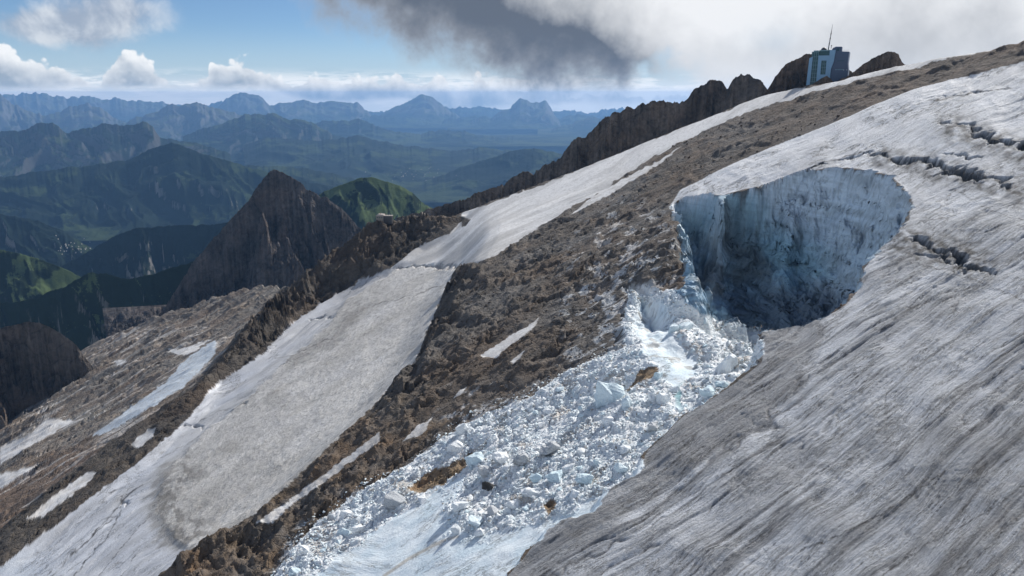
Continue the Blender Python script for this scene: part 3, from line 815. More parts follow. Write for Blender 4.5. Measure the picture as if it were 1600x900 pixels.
PU, PV, _ = project(GX, GY, base + H)
cls1 = cls; cls, patch_id, _d = classify(PU, PV)
flat = (ROCK, FIRN, ICET, TONG, RIDGE)
cls = np.where(np.isin(cls1, flat) & np.isin(cls, flat), cls1, cls)

# ---- colour of the ground, with some shade painted in
def C(r, g, b): return np.array([r, g, b])
def mixa(a, b, f): return a + (b - a) * np.clip(f, 0, 1)[:, None]
tint = np.zeros((len(GX), 3)) + C(.2, .17, .145)
n30 = fbm(GX / 60, GY / 60, 4, 141); n8 = fbm(GX / 14, GY / 14, 4, 143)
rcol = mixa(C(.142, .124, .108) + np.zeros_like(tint), C(.165, .157, .15), .5 + .9 * n30)
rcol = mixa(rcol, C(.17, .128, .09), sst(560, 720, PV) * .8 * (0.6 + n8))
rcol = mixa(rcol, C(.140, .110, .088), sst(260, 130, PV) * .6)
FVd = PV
rcol = mixa(rcol, C(.085, .076, .068), sst(60, 6, Q['dr'] + 16 * n8a) * (Q['dS'] < 0) * sst(640, 560, PV) * .85)  # steep band beside the basin: its shade is put into the rock colour
# crushed ice dusted on the rock by the collapse
dustz = (sst(190, 0, np.hypot((PU - 985) / 1.0, (PV - 470) / 1.4)) * 0.9 + sst(120, 0, np.hypot(PU - 740, (PV - 640))) * .45 + np.exp(-np.maximum(Q['dl'], 0) / 12.0) * .75 * (PV > 430))
dn = fbm(GX / 13, GY / 13, 5, 145, .62)
dust = sst(.12, .42, dn + dustz * .55 - .42) * sst(0.15, .6, dustz)
rcol = mixa(rcol, C(.60, .63, .66), dust * .9)
rcol = mixa(rcol, C(.30, .225, .15), (inT & (FVd > 560)) * 1.0)
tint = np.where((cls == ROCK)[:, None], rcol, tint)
r2c = mixa(C(.085, .074, .064) + np.zeros_like(tint), C(.13, .115, .10), .45 + n30)
tint = np.where((cls == RIDGE)[:, None], r2c, tint)
plc = mixa(C(.25, .235, .215) + np.zeros_like(tint), C(.17, .145, .125), .45 + 1.0 * fbm(xr / 120, yr / 30, 4, 147))
plc = mixa(plc, C(.19, .145, .115), sst(14, -6, -sdf(PU, PV, [(-60, 800), (0, 766), (80, 712), (160, 698), (152, 728), (60, 800), (-60, 870)])) )
plc = mixa(plc, C(.55, .54, .53), sst(.30, .5, fbm(xr / 110, yr / 16, 5, 149)) * .75 * (PV > 510))
tint = np.where((cls == PLAT)[:, None], plc, tint)
cj = fbm(PU / 14, PV / 14, 4, 171)
def crack(c, pts, w=1.3, k=.9):  # thin dark lines paint the shade down in deep cracks
    d = dist_line(PU + 3.0 * cj, PV + 3.0 * fbm(PU / 18, PV / 18, 4, 173), pts)
    return mixa(c, C(.07, .068, .066), sst(w, w * .35, d) * k * (0.75 + .6 * cj))
# glacier: bright to the upper left, dirtier bands, grey rim over the collapse
band = fbm(fs / 420, fn / 60, 5, 167)
g = mixa(C(.73, .76, .81) + np.zeros_like(tint), C(.53, .55, .585), .35 + .5 * strk + .5 * swell)
band2 = fbm(fs / 900, fn / 26, 4, 169, .6)
g = mixa(g, C(.22, .22, .225), sst(.30, .70, band + .25 * strk2) * .4)
g = mixa(g, C(.19, .192, .20), sst(.22, .62, band2) * .55 * gg)
g = mixa(g, C(.11, .112, .118), edges * .70 * gg)
for pts, w, k in (([(1310, 850), (1400, 800), (1490, 750), (1600, 690)], 26, .6), ([(1460, 900), (1530, 840), (1620, 770)], 30, .55), ([(1500, 760), (1560, 690), (1620, 640)], 34, .5), ([(1450, 690), (1500, 650), (1600, 600)], 22, .45), ([(1100, 780), (1180, 730), (1260, 700)], 20, .35), ([(1380, 330), (1500, 350), (1600, 330)], 26, .4), ([(1250, 330 - 90), (1380, 215), (1520, 180)], 18, .35)):
    g = mixa(g, C(.15, .15, .152), sst(w, w * .2, dist_line(PU, PV, pts) + 14 * strk + 8 * n8) * k * .55)
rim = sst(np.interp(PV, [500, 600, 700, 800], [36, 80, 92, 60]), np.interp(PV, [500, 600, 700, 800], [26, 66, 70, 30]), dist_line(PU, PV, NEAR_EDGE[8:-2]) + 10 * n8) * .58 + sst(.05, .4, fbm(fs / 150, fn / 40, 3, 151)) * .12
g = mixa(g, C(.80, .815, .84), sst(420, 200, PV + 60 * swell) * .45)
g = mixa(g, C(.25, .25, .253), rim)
rubb = sst(46, 4, dist_line(PU, PV, [(1405, 376), (1450, 388), (1530, 408)])) + sst(40, 4, dist_line(PU, PV, [(1490, 200), (1560, 226), (1640, 250)])) * .8 + sst(36, 4, dist_line(PU, PV, [(1380, 246), (1480, 268), (1590, 300)])) * .8 \
    + sst(40, 0, dist_line(PU, PV, [(1240, 735), (1330, 712), (1400, 670)])) * .35
g = mixa(g, C(.12, .116, .112), rubb * (0.62 + .9 * fbm(u0 / 16, v0 / 9, 4, 153)))
g = mixa(g, C(.24, .20, .16), sst(.0, .5, fbm(fs / 110, fn / 26, 4, 155)) * sst(1350, 1600, PU) * sst(650, 820, PV) * .3)
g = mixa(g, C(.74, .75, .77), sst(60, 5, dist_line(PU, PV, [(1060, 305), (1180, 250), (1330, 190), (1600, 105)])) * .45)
g = mixa(g, C(.07, .08, .09), sst(-.7, -2.6, Q['cr']) * .9)  # crevasse insides darkened in colour to suggest shaded depth
for pts, w in (([(1430, 162), (1482, 153), (1535, 142), (1580, 138)], 1.3), ([(1240, 274), (1300, 250), (1350, 237)], 1.6), ([(1215, 284), (1160, 300)], .8), ([(1440, 345), (1480, 340), (1500, 330)], .8),
               ([(1270, 742), (1330, 716), (1390, 690)], .9), ([(1180, 655), (1240, 640), (1290, 612)], .8), ([(1560, 730), (1600, 700)], 1.2), ([(1370, 905), (1450, 850), (1540, 800), (1600, 760)], 1.6), ([(1250, 860), (1310, 838), (1400, 790), (1480, 735)], 1.5),
               ([(1420, 408), (1470, 420), (1530, 440), (1600, 470)], 1.0), ([(1500, 300), (1550, 330), (1600, 345)], .9), ([(1080, 300), (1130, 270)], .6), ([(1480, 905), (1540, 860), (1600, 800)], 1.2), ([(1530, 560), (1600, 520)], .9)):
    g = crack(g, pts, w)
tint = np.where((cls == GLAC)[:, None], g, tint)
il = mixa(C(.58, .60, .64) + np.zeros_like(tint), C(.40, .405, .42), .35 + .7 * strL)
il = mixa(il, C(.62, .67, .73), sst(820, 900, PV) * sst(150, 20, PU) * .7)
il = mixa(il, C(.15, .145, .14), sst(-.8, -2.5, Q['cr']) * .8)  # depth shade painted inside the ice tongue crevasses
for pts, w in (([(75, 905), (150, 832), (200, 775), (224, 756)], 1.7), ([(112, 905), (165, 842), (188, 802), (192, 776)], 1.4), ([(158, 812), (188, 806)], 1.0), ([(185, 905), (212, 868)], 1.1), ([(66, 905), (120, 860), (176, 812)], .9),
               ([(150, 905), (210, 832), (240, 800)], .8), ([(196, 760), (172, 770)], 1.4), ([(300, 690), (250, 716)], .8), ([(246, 672), (228, 700)], .7), ([(395, 622), (350, 640), (300, 664)], .9), ([(430, 560), (470, 552)], 1.0)):
    il = crack(il, pts, w)
dd = dist_line(PU, PV, [(268, 735), (250, 770), (248, 810), (268, 838), (290, 846)])
il = mixa(il, C(.19, .18, .165), sst(24, 4, dd + 18 * n8) * .8)
dF = sdf(PU + 6 * n8, PV + 6 * n8, FIRN_POLY)
il = mixa(il, C(.40, .39, .375), sst(-34, 0, dF) * .5)
tint = np.where((cls == ICET)[:, None], il, tint)
fr = mixa(C(.64, .625, .60) + np.zeros_like(tint), C(.47, .455, .43), .35 + .9 * fbm(fsL / 230, fnL / 70, 4, 157))
fr = mixa(fr, C(.66, .655, .65), sst(95, 20, dist_line(PU, PV, [(380, 740), (450, 670), (540, 590), (610, 520), (680, 430)])) * .45 * (0.7 + n30))
fr = mixa(fr, C(.21, .20, .185), sst(16, 4, dd + 18 * n8) * .7)
fr = mixa(fr, C(.22, .21, .2), sst(14, 3, dist_line(PU, PV, [(440, 560), (520, 535), (560, 480)]) + 10 * n8) * .5)
fr = mixa(fr, C(.12, .12, .12), sst(-1.0, -3.0, Q['cr']) * .8)  # snowfield crevasses: shade of the depth put into the colour
fr = mixa(fr, C(.30, .287, .268), sst(.10, .55, fbm(fsL / 420, fnL / 36, 5, 281, .6)) * .3)
fr = mixa(fr, C(.24, .23, .215), sst(.2, .5, fbm(PU / 60, PV / 34, 5, 283, .6)) * sst(120, 20, dist_line(PU, PV, [(250, 760), (330, 690), (440, 580), (540, 480)])) * .32)
fr = mixa(fr, C(.17, .162, .15), sst(.22, .5, fbm(PU / 34, PV / 26, 5, 285, .6) + .42 * sst(60, 8, np.hypot(PU - 268, PV - 800))) * sst(90, 20, dist_line(PU, PV, [(262, 745), (250, 800), (285, 845)])) * .7)
for pts, w in (([(582, 478), (640, 462), (690, 446)], 1.0), ([(420, 572), (470, 548), (520, 528)], .9), ([(610, 415), (650, 406), (705, 409)], 1.6)):
    fr = crack(fr, pts, w)
tint = np.where((cls == FIRN)[:, None], fr, tint)
tg = mixa(C(.70, .70, .70) + np.zeros_like(tint), C(.44, .435, .43), .25 + .8 * fbm(fsL / 200, fnL / 14, 5, 159) + .5 * sst(340, 400, PV))
tint = np.where((cls == TONG)[:, None], tg, tint)
tint = np.where((cls == PATCH)[:, None], mixa(C(.68, .68, .68) + np.zeros_like(tint), C(.5, .48, .46), .3 + n8), tint)
tint = np.where(((cls == PATCH) & (patch_id == 9))[:, None], C(.50, .56, .62), tint)
db = mixa(C(.82, .84, .86) + np.zeros_like(tint), C(.70, .76, .80), .4 + n8)
db = mixa(db, C(.33, .28, .23), sst(.32, .55, fbm(GX / 20, GY / 20, 4, 161)) * .6)
tint = np.where((cls == DEB)[:, None], db, tint)
sb_ = mixa(C(.74, .81, .855) + np.zeros_like(tint), C(.62, .73, .80), .35 + n8)
sb_ = mixa(sb_, C(.33, .32, .30), sst(.25, .5, fbm(GX / 10, GY / 10, 4, 163)) * sst(690, 640, PV) * .7)
sb_ = mixa(sb_, C(.24, .40, .44), sst(30, 8, np.hypot((PU - 1075), (PV - 622)) + 8 * n8))
sb_ = mixa(sb_, C(.36, .29, .2), sst(4.0, 1.0, dist_line(PU, PV, [(600, 900), (640, 872), (690, 846), (715, 838)])) * .6)
tint = np.where((cls == SLAB)[:, None], sb_, tint)
wz = base + H
nw8 = fbm(GX / 14, wz / 10, 4, 231); nw30 = fbm(GX / 55, wz / 35, 4, 233)
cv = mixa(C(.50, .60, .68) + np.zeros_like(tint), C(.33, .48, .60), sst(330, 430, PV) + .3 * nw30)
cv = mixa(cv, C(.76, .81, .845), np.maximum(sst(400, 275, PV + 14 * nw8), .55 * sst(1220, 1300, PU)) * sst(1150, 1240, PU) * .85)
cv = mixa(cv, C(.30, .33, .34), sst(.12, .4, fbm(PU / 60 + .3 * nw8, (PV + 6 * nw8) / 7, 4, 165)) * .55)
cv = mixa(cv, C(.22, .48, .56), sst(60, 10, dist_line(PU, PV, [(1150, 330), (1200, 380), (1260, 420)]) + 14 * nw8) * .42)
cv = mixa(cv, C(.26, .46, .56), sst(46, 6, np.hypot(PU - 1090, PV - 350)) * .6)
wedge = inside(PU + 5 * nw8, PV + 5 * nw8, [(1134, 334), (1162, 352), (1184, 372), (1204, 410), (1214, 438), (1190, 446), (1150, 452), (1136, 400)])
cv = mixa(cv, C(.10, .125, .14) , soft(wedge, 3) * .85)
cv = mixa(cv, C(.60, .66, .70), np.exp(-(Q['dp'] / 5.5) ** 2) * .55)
cv = mixa(cv, C(.085, .12, .17), sst(425, 478, PV + 10 * nw8) * sst(1350, 1290, PU) * sst(1120, 1150, PU) * .85)  # deep shadow on the cavity floor painted into the ice colour
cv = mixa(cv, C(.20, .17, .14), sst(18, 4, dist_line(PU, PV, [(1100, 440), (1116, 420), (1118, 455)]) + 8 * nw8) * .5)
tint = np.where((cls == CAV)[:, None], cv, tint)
tint = np.clip(tint, .02, .85)

GZ = base + H + CAMZ
cvm = np.clip(soft(cls == CAV, 2) * 1.6 - .6, 0, 1) * sst(1, 7, Q['dback'])
wz = base + H
def wall_shift(x, z, pu):
    """how far the broken ice stands out of the wall, towards the open side"""
    w_ = .4 * fbm(x / 12, z / 9, 4, 261); w2 = .4 * fbm(x / 12 + 5, z / 9, 4, 262)
    k_ = np.interp(pu, [1120, 1150, 1240], [.7, 1, .62])
    f_ = 6.5 * facets(x / 24 + w_, z / 15 + w2, 43) + 1.3 * facets(x / 9 + w_, z / 6 + w2, 45) + 0.25 * facets(x / 3.6 + w_, z / 2.6 + w2, 47)
    f_ = f_ + 1.2 * fbm(x / 40, z / 3.2, 3, 49) + 2.0 * (ridged((x + z * .8) / 42, (z - x * .5) / 24, 5, 183, .55) - .9)
    return k_ * f_
VERT = np.stack([GX, GY, GZ], -1)
FU, FV, _ = project(GX, GY, base + H)
left_flow = np.isin(cls, (FIRN, ICET, TONG, RIDGE, PLAT, PATCH))
UV = np.where(left_flow[:, None], np.stack([fsL, fnL], -1), np.stack([fs, fn], -1)) / 100.0
idx = np.arange(NR * NA).reshape(NR, NA)
quads = np.stack([idx[:-1, :-1], idx[:-1, 1:], idx[1:, 1:], idx[1:, :-1]], -1).reshape(-1, 4)
# a quad belongs to the kind of ground of its first corner
qc = cls[quads[:, 0]]; qp = patch_id[quads[:, 0]]
def region(name, mask, mat, label=None):
    q = quads[mask]
    if len(q) < 4: return None
    used, inv = np.unique(q, return_inverse=True)
    o = link_mesh(name, VERT[used], inv.reshape(-1, 4), mat, attrs={'tint': tint[used]}, uv=UV[used], kind='structure')
    if label: o['label'] = label
    return o
region('glacier', qc == GLAC, M_GLACIER, 'broad grey streaked glacier filling the right side below the rock band')
def cavity():
    SUB = 5
    qi = np.nonzero(qc == CAV)[0]; jj, ii_ = np.divmod(qi, NA - 1)
    W_ = NA; fine_id = lambda r_, c_: r_ * W_ + c_
    F = np.concatenate([np.stack([fine_id(jj * SUB + k, ii_), fine_id(jj * SUB + k, ii_ + 1), fine_id(jj * SUB + k + 1, ii_ + 1), fine_id(jj * SUB + k + 1, ii_)], -1) for k in range(SUB)])
    used, inv = np.unique(F, return_inverse=True)
    fr_, fc_ = np.divmod(used, W_); r0_, k_ = np.divmod(fr_, SUB); t_ = (k_ / SUB)[:, None]; r1_ = np.minimum(r0_ + 1, NR - 1)
    a_, b_ = r0_ * NA + fc_, r1_ * NA + fc_
    L = lambda arr: arr[a_] * (1 - t_) + arr[b_] * t_
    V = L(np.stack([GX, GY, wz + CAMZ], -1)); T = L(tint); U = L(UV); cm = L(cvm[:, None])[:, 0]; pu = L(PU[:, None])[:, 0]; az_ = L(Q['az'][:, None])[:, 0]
    d_ = cm * wall_shift(V[:, 0], V[:, 2] - CAMZ, pu)
    V[:, 0] += d_ * .35; V[:, 1] -= d_
    m_ = fbm(V[:, 0] / 16, (V[:, 2] - CAMZ) / 3.0, 4, 271); lay_ = fbm(V[:, 0] / 90, (V[:, 2] - CAMZ + .12 * V[:, 0]) / 2.2, 4, 273)
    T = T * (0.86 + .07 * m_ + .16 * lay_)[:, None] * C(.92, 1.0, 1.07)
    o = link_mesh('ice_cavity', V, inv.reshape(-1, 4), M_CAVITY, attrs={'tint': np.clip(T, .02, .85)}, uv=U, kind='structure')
    o['label'] = 'blue shaded ice cavity where the glacier front broke away'
cavity()
region('ice_debris_bed', qc == DEB, M_DEBRIS, 'white crushed ice bed of the avalanche fan below the cavity')
region('ice_slab', qc == SLAB, M_SLAB, 'smooth pale blue ice slab uncovered beside the avalanche rubble')
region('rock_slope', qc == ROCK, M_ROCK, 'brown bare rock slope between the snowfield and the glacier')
region('snow_tongue', qc == TONG, M_SNOW, 'long white snow tongue running up behind the rock slope to the station')
region('snowfield', qc == FIRN, M_FIRN, 'grainy beige snowfield left of the dark rock rib')
region('ice_tongue', qc == ICET, M_TONGUE, 'blue grey cracked ice along the left and lower edge of the snowfield')
region('rock_ridge', qc == RIDGE, M_ROCK2, 'dark rock ridge with a hut descending left of the snowfield')
region('rock_plateau', qc == PLAT, M_PLATEAU, 'pale streaked rock plateau beyond the dark ridge at left')
for k, nm in enumerate(PATCHES, 1):
    region('snow_patch', (qc == PATCH) & (qp == k), M_SNOW)

def ground_z(x, y):
    """height of the built slope (bilinear on the polar grid)"""
    a = math.atan2(x, y); r = math.hypot(x, y)
    fi = (a - az1[0]) / (az1[1] - az1[0]); i = int(np.clip(fi, 0, NA - 2))
    rcx = np.interp(a, az1, rc1) * 1.03 + 90
    fj = float(row_of(r, rcx)); j = int(np.clip(fj, 0, NR - 2))
    fx, fy = min(1, max(0, fi - i)), min(1, max(0, fj - j)); G = GZ.reshape(NR, NA)
    return (G[j, i] * (1 - fx) + G[j, i + 1] * fx) * (1 - fy) + (G[j + 1, i] * (1 - fx) + G[j + 1, i + 1] * fx) * fy
PUg, PVg = FU.reshape(NR, NA), FV.reshape(NR, NA)
CLg = cls.reshape(NR, NA)
def spot(u, v, allowed=None):
    """the visible ground point under a photograph pixel"""
    d = (FU - u) ** 2 + (FV - v) ** 2
    if allowed is not None: d = np.where(np.isin(cls, allowed), d, 1e9)
    k = int(np.argmin(d)); return VERT[k]

# ------------------------------------------------------------------ mountains: a crest seen in the photograph, slopes falling on both sides
def mountain(name, crest, dist, base, front, back, mat, amp=0.16, gul=1.0, n=None, rows=110, seed=1, label=None, tintc=None, prof=1.0, crest_noise=0.0, uvs=60.0, lumps=0.0, wob=0.25):
    """crest: (u, v[, dist]) points; base: height of the foot relative to the camera; front/back: run of the slopes in metres"""
    us = np.array([c[0] for c in crest], float); vs = np.array([c[1] for c in crest], float)
    ds = np.array([c[2] if len(c) > 2 else dist for c in crest], float)
    n = n or int(max(60, (us[-1] - us[0]) * 0.62))
    uu = np.linspace(us[0], us[-1], n); vv = np.interp(uu, us, vs); dd = np.interp(uu, us, ds)
    m = dd.mean()
    P = at(uu, vv, dd)
    L = np.concatenate([[0], np.cumsum(np.hypot(np.diff(P[:, 0]), np.diff(P[:, 1])))])
    pxm = m / F
    P[:, 2] += crest_noise * pxm * (fbm(L / (pxm * 16), L * 0 + .5, 5, seed + 3, 0.6) + .5 * fbm(L / (pxm * 6), L * 0 + 2.5, 4, seed + 4, 0.6)) * 4
    s = np.concatenate([np.linspace(-1, 0, rows) ** 1 * -1 * -1, np.linspace(0, 1, rows // 3)[1:]])
    s[:rows] = -(np.linspace(1, 0, rows) ** 1.25)
    sx = np.where(s < 0, -s, s)[:, None]
    dirx, diry = P[:, 0] / np.hypot(P[:, 0], P[:, 1]), P[:, 1] / np.hypot(P[:, 0], P[:, 1])
    Ln = L[None, :] + 0 * s[:, None]
    run = np.where(s[:, None] < 0, -front, back) * sx + 0 * Ln
    sx = sx + 0 * Ln
    hgt = np.maximum(P[:, 2] - base, 1.0)[None, :]
    a_ = Ln / front; b_ = run / front
    wa = a_ + 0.30 * fbm(a_ * 1.3, b_ * 1.3 + 5, 4, seed + 5); wb = b_ + 0.25 * fbm(a_ * 1.3 + 9, b_ * 1.3, 4, seed + 6)
    spur = ridged(wa * 1.5, wb * 0.75 + 3, 6, seed, 0.5)
    spur2 = ridged(wa * 5.0 * gul, wb * 3.0 + 1, 6, seed + 7, 0.58)
    f = (1 - sx) ** prof
    env = np.clip(sx * 4.0, 0, 1) * np.clip((1 - sx) * 2.5, 0, 1) ** .7
    z = base + hgt * (f - amp * env * np.clip(1.35 - spur, 0, 2) - 0.36 * amp * np.clip(sx * 9, 0, 1) * np.clip((1 - sx) * 2.5, 0, 1) ** .7 * np.clip(1.3 - spur2, 0, 2))
    if lumps:
        mx = P[:, 0][None, :] + dirx * run; my = P[:, 1][None, :] + diry * run; wf_ = .5 * fbm(mx / lumps, my / lumps, 4, seed + 15)
        z = z + np.clip(sx * 10, 0, 1) * np.clip((1 - sx) * 2.5, 0, 1) * lumps * (.85 * facets(mx / (lumps * 1.7) + wf_, my / (lumps * 1.7) + wf_, seed) + .42 * facets(mx / (lumps * .7) + wf_, my / (lumps * .7), seed + 1) - .3)
        z = z - .6 * lumps * np.clip(sx * 10, 0, 1) * np.clip((1 - sx) * 2.5, 0, 1) * (1.5 - ridged((P[:, 0][None, :] + dirx * run) / (lumps * 2.4) + .5 * wa, (P[:, 1][None, :] + diry * run) / (lumps * 2.4), 6, seed + 11, .58))
    jit = wob * front * 0.25 * perlin(a_ * 2, b_ * 2 + 9, seed + 13) * np.clip(sx * 6, 0, 1)
    X = P[:, 0][None, :] + dirx * (run + jit); Y = P[:, 1][None, :] + diry * (run + jit)
    V = np.stack([X, Y, z + CAMZ], -1).reshape(-1, 3)
    R = len(s); ii = np.arange(R * n).reshape(R, n)
    q = np.stack([ii[:-1, :-1], ii[:-1, 1:], ii[1:, 1:], ii[1:, :-1]], -1).reshape(-1, 4)
    at_ = {}
    if tintc is not None:
        t = np.zeros((len(V), 3)) + np.array(tintc)
        nn = fbm(V[:, 0] / (front * .4), V[:, 1] / (front * .4), 4, seed + 21)
        t = t * (1 + .5 * nn)[:, None]; at_ = {'tint': t}
    # bedding coordinate: across = along the crest, so that the grain runs down the faces
    uv = np.stack([run.ravel() / uvs, Ln.ravel() / uvs], -1)
    o = link_mesh(name, V, q, mat, attrs=at_, uv=uv, kind='structure')
    if label: o['label'] = label
    return o

M_FAR = mat_far('far_mountain', rock=(.075, .072, .07), forest=(.010, .017, .010), meadow=(.035, .048, .018), treeline=-420, sc=1.0)
M_FARROCK = mat_far('far_rock', rock=(.09, .088, .085), forest=(.012, .02, .010), meadow=(.04, .05, .02), treeline=-900, sc=0.7, rough_rock=0.86)
M_VALE = mat_far('wooded_slope', forest=(.008, .014, .010), meadow=(.028, .042, .019), treeline=200, sc=1.6, mead=0.30, rough_rock=0.28)
M_MEADOW = mat_far('green_meadow', treeline=400, sc=4.0, mead=2.2, rough_rock=0.16, forest=(0.010, 0.017, 0.009), meadow=(0.056, 0.080, 0.034))
M_PEAK = mat_rock('peak_rock', 0.22, 3.0, 2.4)
M_PIN = mat_rock('pinnacle_rock', 0.5, 3.4, 2.2)

VB = -1400.0
# valley floor sheet out to the horizon
gx = np.linspace(-1, 1, 260); gy = np.linspace(0, 1, 260)
fx = np.sign(gx)[None, :] * np.abs(gx[None, :]) ** 1.3; yy_ = 800 + 47500 * gy[:, None] ** 2
XX = fx * (3500 + yy_ * 0.85); YY = yy_ + 0 * XX
ZZ = VB - 60 + 130 * fbm(XX / 4200, YY / 4200, 5, 201) + 60 * ridged(XX / 2000, YY / 2000, 4, 203) - 100
ii = np.arange(260 * 260).reshape(260, 260)
ZZ = ZZ - (XX ** 2 + YY ** 2) / 1.27e7
link_mesh('valley', np.stack([XX, YY, ZZ + CAMZ], -1).reshape(-1, 3), np.stack([ii[:-1, :-1], ii[:-1, 1:], ii[1:, 1:], ii[1:, :-1]], -1).reshape(-1, 4), M_VALE, kind='structure')

# farthest pale ranges
mountain('mountain_range', [(-300, 160), (0, 152), (60, 150), (130, 160), (210, 160), (285, 165), (335, 160), (345, 162), (420, 164), (500, 166), (580, 175), (620, 172), (706, 168), (746, 168), (793, 171), (866, 173), (893, 172), (920, 174), (946, 172), (1000, 172), (1200, 168)],
         47000, VB, 4417, 5000, M_FAR, .2, seed=11, rows=50, crest_noise=0.80, label='faintest pale blue mountain range along the horizon')
mountain('mountain_range', [(-300, 150), (0, 146), (17, 147), (57, 145), (100, 150), (117, 154), (137, 149), (153, 156), (180, 153), (213, 159), (253, 158), (283, 166), (300, 176), (330, 190)],
         43000, VB, 5166, 4000, M_FARROCK, .22, seed=13, rows=60, crest_noise=0.70, label='long pale blue range on the left horizon')
mountain('mountain', [(330, 178), (346, 164), (352, 155), (364, 149), (377, 144), (390, 147), (403, 148), (411, 154), (420, 165), (443, 160), (477, 156), (493, 161), (520, 157), (533, 160), (560, 162), (576, 176), (590, 188)],
         40000, VB, 4515, 4000, M_FARROCK, .2, seed=17, rows=70, crest_noise=0.44, label='blunt dome shaped blue mountain left of centre')
mountain('mountain', [(560, 205), (590, 183), (612, 169), (626, 164), (648, 153), (660, 147), (668, 149), (678, 155), (702, 172), (722, 184), (745, 200), (770, 215)],
         41000, VB, 4784, 4000, M_FARROCK, .2, seed=19, rows=70, crest_noise=0.34, label='pointed blue pyramid mountain at the centre of the skyline')
mountain('mountain', [(700, 220), (728, 198), (744, 184), (756, 179), (766, 186), (780, 174), (790, 172), (797, 172), (800, 163), (808, 158), (813, 153), (820, 154), (828, 158), (834, 161), (846, 159), (854, 158), (860, 168), (866, 177), (880, 198), (890, 214), (930, 232), (960, 240)],
         38000, VB, 4302, 3500, M_FARROCK, .2, seed=23, rows=80, crest_noise=0.44, label='square topped blue massif right of the pyramid mountain')
mountain('mountain', [(-200, 160), (-60, 150), (0, 150), (33, 170), (70, 182), (110, 168), (137, 162), (156, 170), (180, 184), (215, 200)], 30000, VB, 3524, 3000, M_FARROCK, .22, seed=29, rows=70, crest_noise=0.60, label='hazy blue mountain at the left edge below the horizon range')
mountain('mountain', [(180, 200), (207, 186), (247, 174), (262, 164), (270, 163), (280, 166), (307, 159), (322, 164), (337, 168), (360, 174), (400, 190), (430, 200)], 28000, VB, 3472, 3000, M_FARROCK, .22, seed=31, rows=70, crest_noise=0.60, label='jagged blue mountain in front of the dome mountain')
mountain('mountain', [(480, 196), (520, 188), (545, 190), (556, 184), (570, 190), (600, 203), (650, 210), (690, 203), (720, 204), (750, 212), (800, 216), (860, 226), (900, 236), (960, 250)], 26000, VB, 3517, 3000, M_FAR, .22, seed=37, rows=70, crest_noise=0.50, label='low blue foothill under the pyramid and square topped mountains')
mountain('mountain', [(285, 214), (317, 201), (353, 190), (365, 186), (390, 177), (410, 179), (427, 177), (440, 182), (450, 187), (462, 184), (477, 186), (490, 193), (500, 201), (520, 210), (560, 220), (620, 228), (680, 246), (740, 266)], 20000, VB, 3052, 2600, M_FAR, .22, seed=41, rows=90, crest_noise=0.55, label='dark blue crenellated mountain behind the rock peak')
mountain('mountain', [(-220, 230), (-60, 210), (0, 206), (40, 204), (46, 199), (52, 194), (66, 191), (80, 190), (88, 195), (94, 201), (103, 208), (130, 201), (150, 197), (167, 193), (187, 196), (208, 193), (227, 191), (238, 197), (243, 205), (250, 214), (280, 220), (320, 226), (360, 240)],
         14000, VB, 2480, 2400, M_FAR, .2, seed=43, rows=70, crest_noise=0.50, label='flat topped dark mountain with two mesa steps at far left')
mountain('hill', [(-200, 300), (-60, 285), (60, 268), (140, 258), (200, 250), (235, 234), (267, 222), (290, 230), (317, 240), (370, 256), (417, 268), (480, 284), (560, 300)], 9500, VB, 2015, 2000, M_VALE, .24, seed=47, rows=80, crest_noise=0.40, label='dark wooded hill with meadow patches in the middle of the valley')
mountain('hill', [(560, 330), (640, 296), (690, 274), (730, 258), (770, 246), (800, 235), (833, 231), (866, 238), (910, 250), (960, 256)], 13000, VB, 2375, 2000, M_VALE, .2, seed=53, rows=90, crest_noise=0.34, label='dark blue wooded ridge descending behind the brown rock ridge')
mountain('hill', [(60, 440), (110, 408), (150, 386), (180, 368), (212, 356), (260, 353), (330, 350), (400, 346), (480, 340)], 5200, VB, 930, 1200, M_VALE, .22, seed=59, rows=90, crest_noise=0.40, label='dark forested spur left of the rock peak')
mountain('hill', [(-160, 330), (-40, 326), (0, 334), (60, 345), (100, 362), (130, 380), (160, 400)], 6300, VB, 930, 1200, M_VALE, .22, seed=57, rows=80, crest_noise=0.34, label='wooded valley side at the left edge above the village meadow')
mountain('hill', [(-300, 370), (-80, 380), (0, 390), (30, 396), (60, 404), (90, 416), (110, 424), (125, 432), (145, 450), (180, 480)], 3600, VB + 100, 775, 900, M_MEADOW, .10, seed=61, rows=80, crest_noise=0.19, label='smooth green meadow hill at the left edge')
mountain('hill', [(-200, 490), (-60, 480), (40, 470), (100, 448), (140, 426), (165, 428), (200, 436), (240, 428), (280, 414), (320, 402), (380, 386), (440, 380)], 2900, VB + 120, 620, 900, M_MEADOW, .26, gul=1.4, seed=67, rows=90, crest_noise=0.40, label='steep ribbed green slope below the meadow hill')
mountain('hill', [(470, 330), (500, 302), (525, 292), (545, 284), (565, 277), (582, 277), (604, 284), (625, 290), (645, 302), (660, 316), (700, 340)], 4000, -900, 800, 900, M_MEADOW, .16, gul=1.2, seed=71, rows=90, crest_noise=0.25, label='rounded green hill right of the rock peak')

